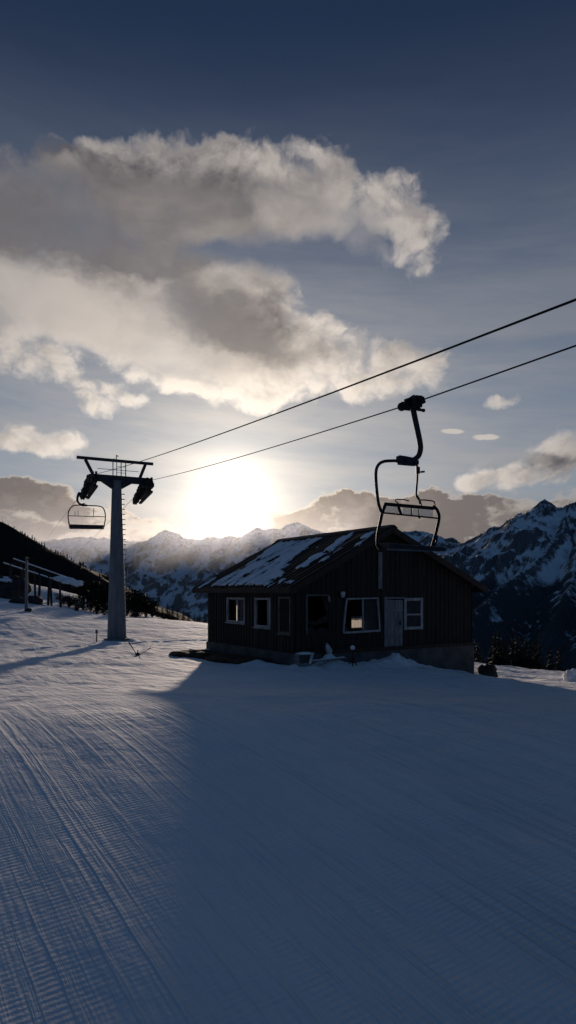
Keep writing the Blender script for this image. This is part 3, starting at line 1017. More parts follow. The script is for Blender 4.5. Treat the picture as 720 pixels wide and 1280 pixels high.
# pale sack under the hole
p = hutw(1.30, -.34); p.z -= .03
sk = empty('white_sack', (p.x, p.y, p.z), R(20))
mb = MB(); mb.tube([(0, 0, 0), (.0, 0, .03), (-.03, 0, .14), (-.07, 0, .25), (-.10, 0, .33), (-.11, 0, .37)], [.06, .11, .115, .085, .045, .03], 12)
mb.build('bag', M['cloth'], sk, smooth=True); MB().tube([(-.10, 0, .325), (-.103, 0, .345)], .052, 12).build('tie', M['twig'], sk)
tag(sk, 'small pale sack standing in the snow under the broken window hole', 'sack')

# marker post with white disc head
p = hutw(1.75, -1.15); mp = empty('marker_post', (p.x, p.y, p.z - .03), 0)
MB().tube([(0, 0, 0), (0, 0, .62)], .022, 8).build('shaft', M['blacksteel'], mp)
MB().tube([(0, .02, .66), (0, -.02, .66)], .085, 14).build('disc', M['whitepaint'], mp, bevel=.008)
mb = MB()
for k in range(3):
    t = k * 2.1 + .5; mb.beam((0, 0, .22), (.2 * math.cos(t), .2 * math.sin(t), 0), .03, .03)
mb.beam((-.1, 0, .26), (.1, 0, .26), .02, .05)
mb.build('tripod_foot', M['blacksteel'], mp)
tag(mp, 'short dark marker post with white disc head standing before the hut', 'marker')

# boulder and clod beyond the right corner
p = on_ground(610, 29.2)
o = MB().blob((0, 0, .18), .36, .4, .40, 21, .35, 4).build('boulder', M['rock'], None, smooth=True); o.location = (p.x, p.y, p.z)
tag(o, 'dark rounded boulder in the snow beside the right corner of the hut', 'boulder')
p = on_ground(601.5, 29.3)
o = MB().blob((0, 0, .06), .16, .2, .17, 23, .4, 3).build('snow_clod', M['snow'], None, smooth=True); o.location = (p.x, p.y, p.z)
tag(o, 'small clod of snow between the boulder and the hut wall', 'snow clod')
p = on_ground(714, 27.6)
mb = MB().blob((0, 0, .12), .28, .35, .40, 25, .4, 4)
o = mb.build('snow_clod', M['snow'], None, smooth=True); o.location = (p.x, p.y, p.z)
tag(o, 'upright sunlit lump of snow at the right edge of the slope', 'snow clod')

# ------------------------------------------------------------------ lift tower
TY = 42.0
tb = on_ground(146, TY)
TR = R(28)
tower = empty('lift_tower', tuple(tb), TR)
tag(tower, 'tall grey steel chairlift tower with crossarm, sheaves and lifting frame', 'lift tower')
PXM = TY / F
th = (E + (740 - 600) * PXM) - tb.z        # crossarm height above the base
cx = 1 / math.cos(TR)
MB().tube([(0, 0, -.3), (0, 0, .0), (0, 0, th * .5), (0, 0, th - .35), (0, 0, th - .05)], [.60, .58, .43, .295, .29], 24).build('column', M['galv'], tower, smooth='auto')
MB().tube([(0, 0, -.1), (0, 0, .10)], .78, 24).build('base_flange', M['galv'], tower, smooth='auto')
for k in range(26):
    z = 1.2 + k * .31; r = .58 + (.295 - .58) * z / th
    MB().tube([(r * .75, -r * .7, z), (r * .75 + .09, -r * .7 - .1, z), (r * .75 + .20, -r * .7 + .05, z), (r * .95, -.08, z)], .018, 6).build('rung', M['steel'], tower)
xL, xR = -26 * PXM * cx, 40 * PXM * cx
arm = MB(); arm.beam((xL - .15, 0, th + .05), (xR, 0, th + .05), .34, .40)
arm.quad_box([(-.75, -.2, th - .151), (.75, -.2, th - .151), (.75, .2, th - .151), (-.75, .2, th - .151)][:0] or
             [(-.30, -.172, th - .55), (.30, -.172, th - .55), (.30, .172, th - .55), (-.30, .172, th - .55),
              (-.95, -.172, th - .152), (.95, -.172, th - .152), (.95, .172, th - .152), (-.95, .172, th - .152)])
arm.build('crossarm', M['steel'], tower, bevel=.02)
gzt = th + 24 * PXM
gan = MB(); gan.beam((-43 * PXM * cx, 0, gzt), (41 * PXM * cx, 0, gzt), .16, .17)
gan.build('lifting_beam', M['steel'], tower, bevel=.01)
for xb, xt in ((-26 * PXM * cx, -34 * PXM * cx), (26 * PXM * cx, 32 * PXM * cx)):
    MB().beam((xb, 0, th + .2501), (xt, 0, gzt - .086), .16, .2, up=(0, 1, 0)).build('frame_leg', M['steel'], tower, bevel=.01)
pf = MB()
for x in (-5, -1, 4, 9):
    pf.tube([(x * PXM * cx, -.18, th + .25), (x * PXM * cx, -.18, gzt - .03)], .03 if x != -1 else .022, 6)
pf.tube([(-22 * PXM * cx, -.2, th + .58), (24 * PXM * cx, -.2, th + .58)], .018, 6)
for z in (.42, .58, .8): pf.tube([(-1 * PXM * cx, -.19, th + z), (9 * PXM * cx, -.19, th + z)], .014, 6)
pf.build('maintenance_rails', M['galv'], tower)
an = MB(); an.tube([(-.02, 0, gzt), (-.02, 0, gzt + .36)], .025, 6).tube([(-.02, 0, gzt + .33), (.1, 0, gzt + .27)], .03, 6).tube([(-.02, 0, gzt + .2), (-.35, 0, gzt + .02)], .012, 6)
an.build('wind_gauge', M['steel'], tower)


def train(xc, name_slope_near, slope_far, zoff, L=3.5, n=9):
    """sheave train hanging from the crossarm end; rope bends over it"""
    pts = []
    st = MB(); wh = []
    for i in range(n):
        y = -L / 2 + L * i / (n - 1)
        z = th + zoff + (name_slope_near * y if y < 0 else slope_far * y) - .02 * (y * y)
        pts.append((xc, y, z))
    for a, b in zip(pts[:-1], pts[1:]):
        st.beam((xc + .16, a[1] - .02, a[2] - .08), (xc + .16, b[1] + .02, b[2] - .08), .10, .24)
    for i in range(0, n - 1, 2):        # rocker arms between wheel pairs, rope catchers above
        a, b = pts[i], pts[i + 1]
        mid = ((a[1] + b[1]) / 2, (a[2] + b[2]) / 2)
        st.beam((xc - .14, mid[0] - .3, mid[1] - .12), (xc - .14, mid[0] + .3, mid[1] - .14), .08, .22)
        st.beam((xc + .10, mid[0], mid[1] - .1), (xc + .10, mid[0] - .06, mid[1] + .38), .10, .16)
    st.beam((xc + .14, -L * .32, pts[2][2] - .34), (xc + .14, L * .32, pts[-3][2] - .34), .16, .26)
    st.beam((xc + .14, -.3, th - .0), (xc + .14, .5, th + zoff - .42), .30, .5)
    st.beam((xc + .20, -L * .36, pts[1][2] - .46), (xc + .20, L * .36, pts[-2][2] - .46), .16, .12)
    tr = st.build('sheave_train', M['blacksteel'], tower)
    for p in pts: MB().wheel((xc, p[1], p[2] - .05), (1, 0, 0), .27, .2).build('sheave', M['rubber'], tr, smooth='auto')
    return pts


trL = train(xL - .25, .10, -.42, -.02)
trR = train(29 * PXM * cx, .10, -.42, -.12)
tm = Matrix.Translation(tb) @ Matrix.Rotation(TR, 4, 'Z')


def tw(p): return tm @ Vector(p)


# ropes
def rope(name, pts, label):
    c = []
    for a, b in zip(pts[:-1], pts[1:]):
        a = Vector(a); b = Vector(b); L = (b - a).length; n = max(2, int(L / 2.5))
        sag = L * L * .00012 if L < 60 else 0
        for i in range(n):
            t = i / n; q = a.lerp(b, t); q.z -= 4 * sag * t * (1 - t); c.append(q)
    c.append(Vector(pts[-1]))
    o0 = c[0].copy()
    o = MB().tube([q - o0 for q in c], .014, 8).build(name, M['rope'], None, smooth=True); o.location = o0
    tag(o, label, 'cable', 'haul ropes of the chairlift')
    return c


CH = P(516, 504, 13.3)                       # where the near chair hangs
up = .19 + .021
lr = [P(720, 432, 9.3)]
near = lr[0]; d = (near - CH).normalized()
rR = [near + d * 60, near, CH] + [tw((p[0], p[1], p[2] + up)) for p in trR] + [P(88, 700, 260), P(60, 722, 600)]
rope('haul_rope', rR, 'lower of the two cables, carrying the near chair')
nl = P(720, 374.5, 6.6); fl = tw((trL[0][0], trL[0][1], trL[0][2] + up)); d = (nl - fl).normalized()
rL = [nl + d * 60, nl] + [tw((p[0], p[1], p[2] + up)) for p in trL] + [P(52, 682, 260), P(20, 726, 600)]
rope('haul_rope', rL, 'upper of the two cables, running free above the hut')

# ------------------------------------------------------------------ near chair
CR = math.atan2(.346, .938)
chair = empty('lift_chair', tuple(CH), CR)
tag(chair, 'large near lift chair with framed back panels hanging in front of the hut', 'lift chair')
c_r = Vector((math.cos(CR), math.sin(CR), 0)); c_n = Vector((-math.sin(CR), math.cos(CR), 0))


def K(px, py, dy=0.0):
    """local chair point seen at px, py, on the plane dy behind the grip"""
    eye = Vector((0, 0, E)); ray = Vector(((px - 360) / F, 1, -(py - 740) / F))
    o = CH + c_n * dy
    t = (o - eye).dot(c_n) / ray.dot(c_n)
    q = eye + ray * t - CH
    return Vector((q.dot(c_r), dy, q.z))


def smoothpath(pts, n=5):
    pts = [Vector(p) for p in pts]; out = []
    for i in range(len(pts) - 1):
        p0 = pts[max(i - 1, 0)]; p1 = pts[i]; p2 = pts[i + 1]; p3 = pts[min(i + 2, len(pts) - 1)]
        for k in range(n):
            t = k / n
            out.append(.5 * ((2 * p1) + (p2 - p0) * t + (2 * p0 - 5 * p1 + 4 * p2 - p3) * t * t + (3 * p1 - p0 - 3 * p2 + p3) * t ** 3))
    out.append(pts[-1]); return out


gr = MB()
ropedir = c_n * -1
gl = Vector((0, -1, -.085)).normalized()       # rope direction in chair space (towards the camera)
gw = MB()
# grip is drawn out along the rope as the photo shows it
for t, w, h, dz in ((-.02, .16, .22, .0),):
    gw.beam(-gl * .22 + Vector((0, 0, dz)), gl * .24 + Vector((0, 0, dz)), w, h)
gw.beam(K(503, 509), K(530, 500), .10, .13)
gw.beam(K(509, 505), K(519, 498), .11, .16)
grip = gw.build('grip', M['blacksteel'], chair, bevel=.015)
for c_, r_, w_ in ((K(503, 508), .085, .12), (K(522, 500.5, -.03), .05, .1), (K(516.5, 497, -.02), .035, .08)):
    MB().wheel(c_, (0, 1, 0), r_, w_).build('grip_roller', M['rubber'], grip, smooth='auto')
for a_, b_, r_ in ((K(516, 498.5), K(516.5, 494.5), .022), (K(523, 502), K(523, 498), .028)):
    MB().tube([a_, b_], r_, 8).build('grip_pin', M['blacksteel'], grip, smooth='auto')
MB().tube([K(517, 509), K(522, 511.2), K(529, 513.2)], [.035, .04, .022], 8).tube([K(528, 513), K(530.5, 513)], .034, 8).build('grip_lever', M['blacksteel'], grip)
ha = smoothpath([K(515.5, 505), K(517.5, 517), K(521.5, 536), K(525, 553), K(525.5, 562), K(523, 570), K(517, 575)])
N = len(ha)
MB().tube(ha, [.058 - .008 * i / N for i in range(N)], 14).build('hanger_arm', M['steel'], chair, smooth=True)
pb = MB()
pb.beam(K(496.5, 573.5), K(520, 577.5), .16, .13); pb.beam(K(499, 577), K(521, 579), .20, .10)
pb.beam(K(503, 571.2), K(514, 573.5), .1, .05)
pvt = pb.build('pivot_block', M['steel'], chair, bevel=.03)
MB().tube([K(506, 576, -.11), K(506, 576, .11)], .045, 10).tube([K(518, 578, -.12), K(518, 578, .12)], .035, 10).build('pivot_pin', M['blacksteel'], pvt)
bail = smoothpath([K(502, 576), K(490, 576), K(480, 576.8), K(473.5, 580.5), K(470.2, 588), K(470, 600), K(471.5, 618), K(473.5, 631), K(477, 640)])
MB().tube(bail, .030, 12).build('bail_tube', M['steel'], chair, smooth=True)
dr = MB()
dr.tube(smoothpath([K(517, 579), K(521, 582), K(522, 586), K(521.5, 600), K(520.3, 615), K(520.5, 620.5)]), .021, 8)
dr.tube([K(522.3, 584), K(522.6, 592)], .042, 8)
dr.tube([K(521, 620), K(524, 625), K(525.5, 630)], .026, 8)
dr.build('drop_rod', M['steel'], chair, smooth='auto')
MB().tube([K(526, 590), K(530.5, 589.5)], .02, 8).build('tag_plate', M['galv'], chair)
# seat frame: side tubes, rails
BD = .10     # back leans a little behind the hanger
sf_l = smoothpath([K(478, 640, 0), K(475.5, 652, -.02), K(472.8, 664, -.04), K(471.5, 676, -.06), K(472.5, 684, -.10), K(476, 687, -.3)])
MB().tube(sf_l, .030, 10).build('side_frame', M['blacksteel'], chair, smooth=True)
MB().tube([K(482, 629, .02), K(478.5, 640.5, 0)], .034, 8).build('side_frame', M['blacksteel'], chair, smooth=True)
sf_r = smoothpath([K(541, 633, .02), K(545.5, 636, .01), K(548.6, 643, 0), K(548.6, 650, -.01), K(546, 662, -.03), K(542.5, 675, -.05), K(540, 683, -.06), K(538, 687.5, -.2)])
MB().tube(sf_r, .030, 10).build('side_frame', M['blacksteel'], chair, smooth=True)
MB().tube([K(546.5, 669), K(545.5, 677), K(541.5, 685)], .022, 8).tube([K(543, 671), K(541, 681)], .016, 8).build('armrest_bracket', M['blacksteel'], chair)
MB().beam(K(481, 630, .02), K(543, 635.5, .02), .05, .065).build('top_rail', M['blacksteel'], chair, bevel=.015)
MB().tube([K(478.5, 641, .0), K(548.5, 648, .0)], .016, 8).build('bottom_rail', M['blacksteel'], chair, smooth=True)
bk = MB()


def panelq(x0, x1, dy):
    t = lambda x: 631.2 + (x - 481) * (5.5 / 62); bt = lambda x: 640.8 + (x - 478) * .1
    c = [K(x0, bt(x0), dy), K(x1, bt(x1), dy), K(x1, bt(x1), dy), K(x0, bt(x0), dy)]
    return [K(x0, bt(x0), dy), K(x1, bt(x1), dy), K(x1, bt(x1), dy + .012), K(x0, bt(x0), dy + .012),
            K(x0 + 1, t(x0), dy), K(x1 + .5, t(x1), dy), K(x1 + .5, t(x1), dy + .012), K(x0 + 1, t(x0), dy + .012)]


for i, (x0, x1) in enumerate(((481.3, 498), (502.5, 513.8), (515, 523), (524, 541))):
    bk = MB(); bk.quad_box(panelq(x0, x1, .02)); bk.build('back_panel', M['panel'], chair)
MB().beam(K(497, 630, 0), K(501.5, 643.5, 0), .03, .045).build('back_strut', M['blacksteel'], chair)
MB().beam(K(514.3, 632.5, 0), K(514.3, 644, 0), .014, .02).build('back_strut', M['blacksteel'], chair)
MB().beam(K(523.6, 633.5, 0), K(523.6, 645, 0), .014, .014).beam(K(524.2, 644.8, 0), K(524.2, 648, 0), .03, .03).build('back_strut', M['blacksteel'], chair)
bar = MB().tube(smoothpath([K(498, 629, .03), K(495, 627, -.05), K(494.2, 625, -.12), K(497, 624, -.2), K(505, 624.6, -.3), K(511.5, 626.2, -.36)]), .011, 8)
bar.build('safety_bar', M['blacksteel'], chair, smooth=True)
bar = MB().tube(smoothpath([K(527, 633, .03), K(526, 629, -.02), K(524.5, 625.5, -.1), K(530, 625, -.2), K(540, 626.2, -.2), K(543, 628, -.12), K(543.8, 633, .03)]), .013, 8)
bar.build('safety_bar', M['blacksteel'], chair, smooth=True)
st = MB()
for (xl, yl, xr, yr, d0, d1, th_) in ((473, 682, 541.5, 687.2, -.08, -.5, .07),):
    a = K(xl, yl, d0); b2 = K(xr, yr, d0)
    pr = [(0, .035), (-.1, .05), (-.25, .045), (-.40, .05), (-.46, .03), (-.47, -.01), (-.40, -.03), (-.2, -.035), (0, -.03)]
    n = len(st.v)
    for e_ in (a, b2):
        for (dy, dz) in pr: st.v.append((e_.x, e_.y + dy, e_.z + dz + dy * .06))
    k = len(pr)
    st.f += [[n + i, n + (i + 1) % k, n + k + (i + 1) % k, n + k + i] for i in range(k)] + [[n + i for i in range(k)][::-1], [n + k + i for i in range(k)]]
st.build('seat', M['pad'], chair, bevel=.012)
MB().tube([K(484, 686.8, -.5), K(505, 687.6, -.5), K(538, 689, -.5)], .016, 8).build('seat_rail', M['galv'], chair)

# ------------------------------------------------------------------ far chair beyond the tower
fz = trL[-1]
FO = tw((fz[0], fz[1] + .5, fz[2] + up - .21)); FR = R(10)
FYd = FO.y
fc = empty('lift_chair', tuple(FO), FR)
tag(fc, 'small distant lift chair hanging left of the steel tower', 'lift chair')
fn = Vector((-math.sin(FR), math.cos(FR), 0)); fr_ = Vector((math.cos(FR), math.sin(FR), 0))


def KF(px, py, dy=0.):
    eye = Vector((0, 0, E)); ray = Vector(((px - 360) / F, 1, -(py - 740) / F)); o = FO + fn * dy
    t = (o - eye).dot(fn) / ray.dot(fn); q = eye + ray * t - FO
    return Vector((q.dot(fr_), dy, q.z))


MB().beam((-.02, -.25, .1), (.02, .25, -.06), .16, .2).wheel((0, -.15, .12), (1, 0, 0), .1, .1).build('grip', M['blacksteel'], fc)
MB().tube(smoothpath([(0, 0, 0), KF(99, 616), KF(96.8, 622), KF(97.2, 627), KF(100, 630), KF(104.5, 631.5)]), [.07] * 25 + [.06], 10).build('hanger_arm', M['steel'], fc, smooth=True)
MB().beam(KF(101, 631.5), KF(109, 631.8), .2, .12).beam(KF(103, 630), KF(106.5, 630), .12, .1).build('pivot_block', M['blacksteel'], fc, bevel=.02)
MB().tube(smoothpath([KF(87.5, 659.5), KF(85.8, 652), KF(85, 644), KF(86.8, 637), KF(90.5, 633), KF(95, 631.5), KF(108, 631.8), KF(122, 632.5), KF(127.5, 634), KF(130.5, 638), KF(131.8, 645), KF(131, 653), KF(129.5, 660.5)]), .035, 8).build('side_frame', M['blacksteel'], fc, smooth=True)
MB().tube([KF(85, 644.7), KF(131.6, 646)], .026, 6).tube([KF(93.5, 639), KF(93.8, 645)], .016, 6).tube([KF(97.5, 638), KF(97.8, 645)], .016, 6).tube([KF(117.3, 635), KF(116.8, 645.5)], .022, 6).build('back_rail', M['blacksteel'], fc)
a = KF(87.5, 658); b2 = KF(129.6, 659)
MB().quad_box([(a.x, -.5, a.z - .12), (b2.x, -.5, b2.z - .12), (b2.x, 0, b2.z - .14), (a.x, 0, a.z - .14), (a.x, -.5, a.z - .03), (b2.x, -.5, b2.z - .03), (b2.x, 0, b2.z + .14), (a.x, 0, a.z + .14)]).build('seat', M['pad'], fc, bevel=.03)
MB().beam(KF(87, 660.7), KF(130, 661.2), .06, .05).build('seat_rail', M['galv'], fc)

# ------------------------------------------------------------------ left side: pole, ruined snow rack, rocks, bushes
p = on_ground(33, 64); h = (p.z * -1 + E + (740 - 696) / F * 64)
po = empty('timber_pole', tuple(p), 0)
MB().tube([(0, 0, -.3), (0, 0, h * .5), (.02, 0, h)], [.17, .14, .11], 12).build('shaft', M['grey_wood'], po, smooth='auto')
MB().beam((-.1, -.06, h * .92), (.28, -.06, h * .97), .07, .09).tube([(.24, -.06, h * .97), (.24, -.06, h * 1.01)], .05, 8).build('bracket', M['blacksteel'], po)
MB().blob((.18, -.1, .06), .32, .25, .22, 31, .4, 3).build('stone_footing', M['rock'], po)
tag(po, 'weathered timber pole standing alone in the snow at the left', 'pole')

ra = P(11, 699, 82); rb = P(92, 728, 76)
rk = empty('timber_trestle', (0, 0, 0))
c0 = (ra + rb) / 2; c0.z = gz(c0.x, c0.y); rk.location = c0
tag(rk, 'long sloping timber trestle dusted with snow behind the pole', 'trestle')
ra -= c0; rb -= c0; dd = (rb - ra).normalized(); sd = Vector((dd.y, -dd.x, 0)).normalized()
for k, off in enumerate((-.7, .7)):
    o = Vector((0, 0, -.55 * k))
    MB().beam(ra + sd * off + o, rb + sd * off + o * .5, .12, .16).build('rail', M['bark'], rk)
    MB().beam(ra + sd * off + o + Vector((0, 0, .13)), rb + sd * off + o * .5 + Vector((0, 0, .13)), .18, .09).build('snow_crust', M['snow'], rk)
for t in (.12, .33, .58, .72):
    q = ra.lerp(rb, t); g0 = gz(q.x + c0.x, q.y + c0.y) - c0.z
    MB().beam(q + sd * .7 + Vector((0, 0, -.2)), Vector((q.x, q.y, g0 - .4)) + sd * .9, .22, .22).beam(q - sd * .7 + Vector((0, 0, -.15)), Vector((q.x, q.y, g0 - .4)) - sd * .9, .2, .2).build('post', M['bark'], rk)
    MB().beam(q - sd * .85 + Vector((0, 0, -.18)), q + sd * .85 + Vector((0, 0, -.18)), .12, .16).build('cross_beam', M['bark'], rk)
q0 = ra.lerp(rb, .80); q1 = ra.lerp(rb, 1.02)
mb = MB()
for k in range(5):
    q = q0.lerp(q1, k / 4.0) + sd * (.35 if k % 2 else -.2)
    mb.blob((q.x, q.y, q.z - .05), .75, .7, .26 + .06 * (k % 3), 60 + k, .35, 3)
mb.build('snow_load', M['snow'], rk, smooth=True)
tag(rk, 'long sloping timber trestle dusted with snow behind the pole', 'trestle')
p = on_ground(107, 74); sp = empty('snow_pole', tuple(p), 0); h = 18 / F * 74
MB().tube([(0, 0, -.2), (0, 0, h)], .05, 8).build('shaft', M['frame_dark'], sp)
for k in (.15, .5, .85): MB().tube([(0, 0, h * k - .13), (0, 0, h * k + .13)], .075, 8).build('band', M['whitepaint'], sp)
tag(sp, 'banded white snow pole in front of the dark brush', 'snow pole')

for (px, Y, rx, ry, rzz, sd_, lab) in ((8, 76, 2.3, 2.2, 1.75, 41, 'large dark rock outcrop capped with snow at the left edge'),
                                     (43, 72, .85, .9, .62, 44, 'low dark rock right of the timber pole'),
                                     (22, 70, .8, .8, .42, 47, 'low dark rock left of the timber pole')):
    p = on_ground(px, Y); ro = empty('rock_outcrop', tuple(p), 0)
    MB().blob((0, 0, rzz * .3), rx, ry, rzz, sd_, .3, 4).build('rock', M['rock'], ro, smooth=True)
    if rx > 2: MB().blob((-.3, .1, rzz * 1.12), rx * .62, ry * .7, .42, sd_ + 1, .25, 4).build('snow_cap', M['snow'], ro, smooth=True)
    tag(ro, lab, 'rock')


def leaf_bush(name, w, h, seed, mat, n=420):
    """dark leafless-looking brush: stems plus many small blades"""
    rnd = random.Random(seed)
    t = MB(); l = MB()
    for s in range(9):
        a = rnd.uniform(0, 6.28); r = w * rnd.uniform(.2, .8)
        tip = Vector((math.cos(a) * r, math.sin(a) * r, h * rnd.uniform(.6, 1.0)))
        t.tube([(0, 0, 0), tip * .5 + Vector((0, 0, h * .08)), tip], [.05, .035, .012], 5, False)
    cl = [(rnd.uniform(-.6, .6) * w, rnd.uniform(-.6, .6) * w, rnd.uniform(.25, .8) * h, rnd.uniform(.3, .5)) for _ in range(9)]
    for i in range(n):
        c = cl[rnd.randrange(9)]
        q = Vector((rnd.gauss(0, 1), rnd.gauss(0, 1), rnd.gauss(0, .8))) * (w * c[3] * .42) + Vector(c[:3])
        if q.z < 0: q.z = rnd.uniform(0, .3)
        d = Vector((rnd.uniform(-1, 1), rnd.uniform(-1, 1), rnd.uniform(-.3, 1))).normalized() * rnd.uniform(.14, .34) * (h / 3) ** .5
        e_ = d.cross(Vector((rnd.uniform(-1, 1), rnd.uniform(-1, 1), rnd.uniform(-1, 1)))).normalized() * d.length * .35
        k = len(l.v); l.v += [tuple(q), tuple(q + d * .5 + e_), tuple(q + d), tuple(q + d * .5 - e_)]; l.f.append([k, k + 1, k + 2, k + 3])
    return t, l


def make_thing(name, tm_, lm, tmat, lmat, loc, tn='trunk', ln='crown'):
    o = empty(name, tuple(loc), 0)
    tm_.build(tn, tmat, o); lm.build(ln, lmat, o)
    return o


def copy_tree(o):
    c = o.copy(); COL.objects.link(c)
    for ch in list(o.children):
        k = ch.copy(); COL.objects.link(k); k.parent = c
    return c


rb_ = random.Random(77)
protos = []
spots = []
for px, Y, s in ((100, 92, 1.0), (108, 90, 1.15), (116, 88, 1.25), (125, 86, 1.3), (134, 88, 1.25), (142, 86, 1.2), (150, 85, 1.1), (158, 84, 1.15), (166, 84, 1.1), (174, 85, 1.05),
                 (182, 86, .9), (190, 88, .8), (112, 84, .7), (121, 82, .65), (103, 84, .6), (95, 86, .7), (88, 84, .5), (82, 86, .45), (131, 80, .6), (154, 81, .55), (145, 80, .6), (76, 88, .4), (97, 80, .4), (170, 81, .5)):
    spots.append((px, Y, s))
for i, (px, Y, s) in enumerate(spots):
    p = on_ground(px + rb_.uniform(-2, 2), Y)
    if i < 3:
        t, l = leaf_bush('bush', 1.9, 3.2, 100 + i, M['brush'], 620)
        o = make_thing('bush', t, l, M['bark'], M['brush'], p, 'stems', 'foliage'); protos.append(o)
    else:
        o = copy_tree(protos[i % 3]); o.location = p
    s *= rb_.uniform(.85, 1.1)
    o.scale = (s * 1.1, s * 1.1, s * rb_.uniform(.85, 1.15)); o.rotation_euler = (0, 0, rb_.uniform(0, 6.28))
    o.location.z -= .25
    tag(o, 'dark bare bush in the thicket behind the steel tower', 'bush', 'bushes in the thicket behind the tower')


def conifer(seed, h):
    rnd = random.Random(seed); t = MB(); l = MB()
    t.tube([(0, 0, 0), (0, 0, h * .5), (0, 0, h * .97)], [.10 * h / 4, .06 * h / 4, .01], 7)
    n = int(26)
    for i in range(n):
        z = h * (.12 + .86 * i / n); r = (1 - (z / h)) * h * .26 + .08
        for k in range(7):
            if rnd.random() < .12: continue
            a = rnd.uniform(0, 6.28); rr = r * rnd.uniform(.6, 1.15)
            d = Vector((math.cos(a), math.sin(a), 0)); tip = d * rr + Vector((0, 0, z - rr * rnd.uniform(.15, .5)))
            s_ = Vector((-d.y, d.x, 0)) * rr * .16
            b_ = Vector((0, 0, z))
            m_ = b_.lerp(tip, .55)
            kx = len(l.v); l.v += [tuple(b_), tuple(m_ + s_ + Vector((0, 0, -.06))), tuple(tip), tuple(m_ - s_ + Vector((0, 0, -.06)))]
            l.f += [[kx, kx + 1, kx + 2], [kx, kx + 2, kx + 3]]
            for u in range(3):
                q = b_.lerp(tip, rnd.uniform(.35, 1)); e_ = Vector((rnd.uniform(-1, 1), rnd.uniform(-1, 1), rnd.uniform(-.9, .3))).normalized() * rr * .28
                f_ = e_.cross(Vector((0, 0, 1))) * .4; kx = len(l.v)
                l.v += [tuple(q), tuple(q + e_ * .6 + f_), tuple(q + e_), tuple(q + e_ * .6 - f_)]; l.f.append([kx, kx + 1, kx + 2, kx + 3])
    return t, l


cp = []
sets = [
    ('small dark conifer on the ridge edge left of the hut', 'conifers on the ridge edge left of the hut',
     [(197, 92, 2.2, 758), (203, 90, 2.6, 756), (209, 90, 2.9, 752), (216, 88, 2.8, 754), (222, 88, 2.2, 760), (229, 86, 2.4, 761), (236, 84, 2.2, 764), (243, 84, 2.4, 765), (250, 84, 2.3, 766), (256, 82, 2.6, 764), (205, 84, 1.3, 764), (212, 84, 1.5, 762), (190, 92, 2.2, 757), (247, 80, 1.4, 769)]),
    ('small dark conifer beyond the snow edge right of the hut', 'conifers beyond the snow edge right of the hut',
     [(596, 52, 1.6, 796), (617, 53, 2.6, 789), (622, 54, 2.6, 786), (627, 53, 2.6, 791), (633, 52, 2.2, 796), (640, 53, 2.6, 791), (645, 54, 2.4, 787), (650, 53, 2.2, 791), (656, 53, 2.0, 794), (662, 52, 2.0, 796), (668, 53, 1.8, 794), (674, 52, 1.4, 798), (688, 52, 1.4, 803), (699, 52, 1.4, 804)]),
]
ci = 0
for lab, grp, lst in sets:
    for px, Y, h, top in lst:
        if len(cp) < 3:
            t, l = conifer(200 + ci, 4.0); o = make_thing('conifer', t, l, M['bark'], M['needles'], (0, 0, 0)); cp.append(o)
        else: o = copy_tree(cp[ci % 3])
        x = (px - 360) / F * Y; g0 = gz(x, Y); tz = E - (top - 740) / F * Y
        s = max((tz - g0 + .2) / 4.0, .25)
        o.location = (x, Y, g0 - .2); o.scale = (s * rb_.uniform(.9, 1.3), s * rb_.uniform(.9, 1.3), s); o.rotation_euler = (0, 0, rb_.uniform(0, 6.28))
        tag(o, lab, 'conifer', grp); ci += 1

# twig sticking out of the snow and small stake by the tower
p = on_ground(172, 29.5)
tg = MB(); rr = random.Random(12)


def branch(mb, a, d, L, r, depth):
    b_ = a + d * L; mid = a.lerp(b_, .5) + Vector((rr.uniform(-.05, .05), rr.uniform(-.05, .05), 0)) * L
    mb.tube([a, mid, b_], [r, r * .8, r * .5], 6, False)
    if depth:
        for k in range(3):
            t = rr.uniform(.45, 1.0)
            nd = (d + Vector((rr.uniform(-.7, .7), rr.uniform(-.5, .5), rr.uniform(-.2, .5)))).normalized()
            branch(mb, a.lerp(b_, t), nd, L * rr.uniform(.3, .5), r * .55, depth - 1)


z0 = Vector((0, 0, -.05))
branch(tg, z0, Vector((-.55, .1, .9)).normalized(), .78, .022, 2)
branch(tg, z0, Vector((.8, .1, .55)).normalized(), .6, .018, 2)
branch(tg, z0, Vector((.05, -.2, .6)).normalized(), .3, .02, 1)
tg.blob((.0, 0, .03), .09, .09, .09, 6, .4, 2)
o = tg.build('bare_shrub', M['twig']); o.location = p
tag(o, 'bare forked brown shrub poking out of the lit snow', 'shrub')
p = on_ground(120.5, 40.5); sk2 = empty('marker_stake', tuple(p), 0)
MB().tube([(0, 0, -.2), (.03, 0, .72)], [.04, .03], 8).build('shaft', M['bark'], sk2)
MB().box(-.05, .09, -.04, -.025, .5, .7).build('plate', M['frame_dark'], sk2)
tag(sk2, 'thin short stake in the snow just left of the tower base', 'stake')

# ------------------------------------------------------------------ haze between the ridge and the mountains
hm = bpy.data.materials.new('haze'); hm.use_nodes = True
hn = NT(hm.node_tree); hm.node_tree.nodes.remove(hm.node_tree.nodes['Principled BSDF'])
vs = hn.n.new('ShaderNodeVolumeScatter'); vs.inputs['Color'].default_value = (.80, .86, 1.0, 1); vs.inputs['Density'].default_value = 4.6e-5; vs.inputs['Anisotropy'].default_value = .72
hn.l.new(vs.outputs[0], hn.n['Material Output'].inputs['Volume'])
tag(MB().box(-16000, 600, 4300, 15000, -760, 640).build('haze', hm), kind='stuff')

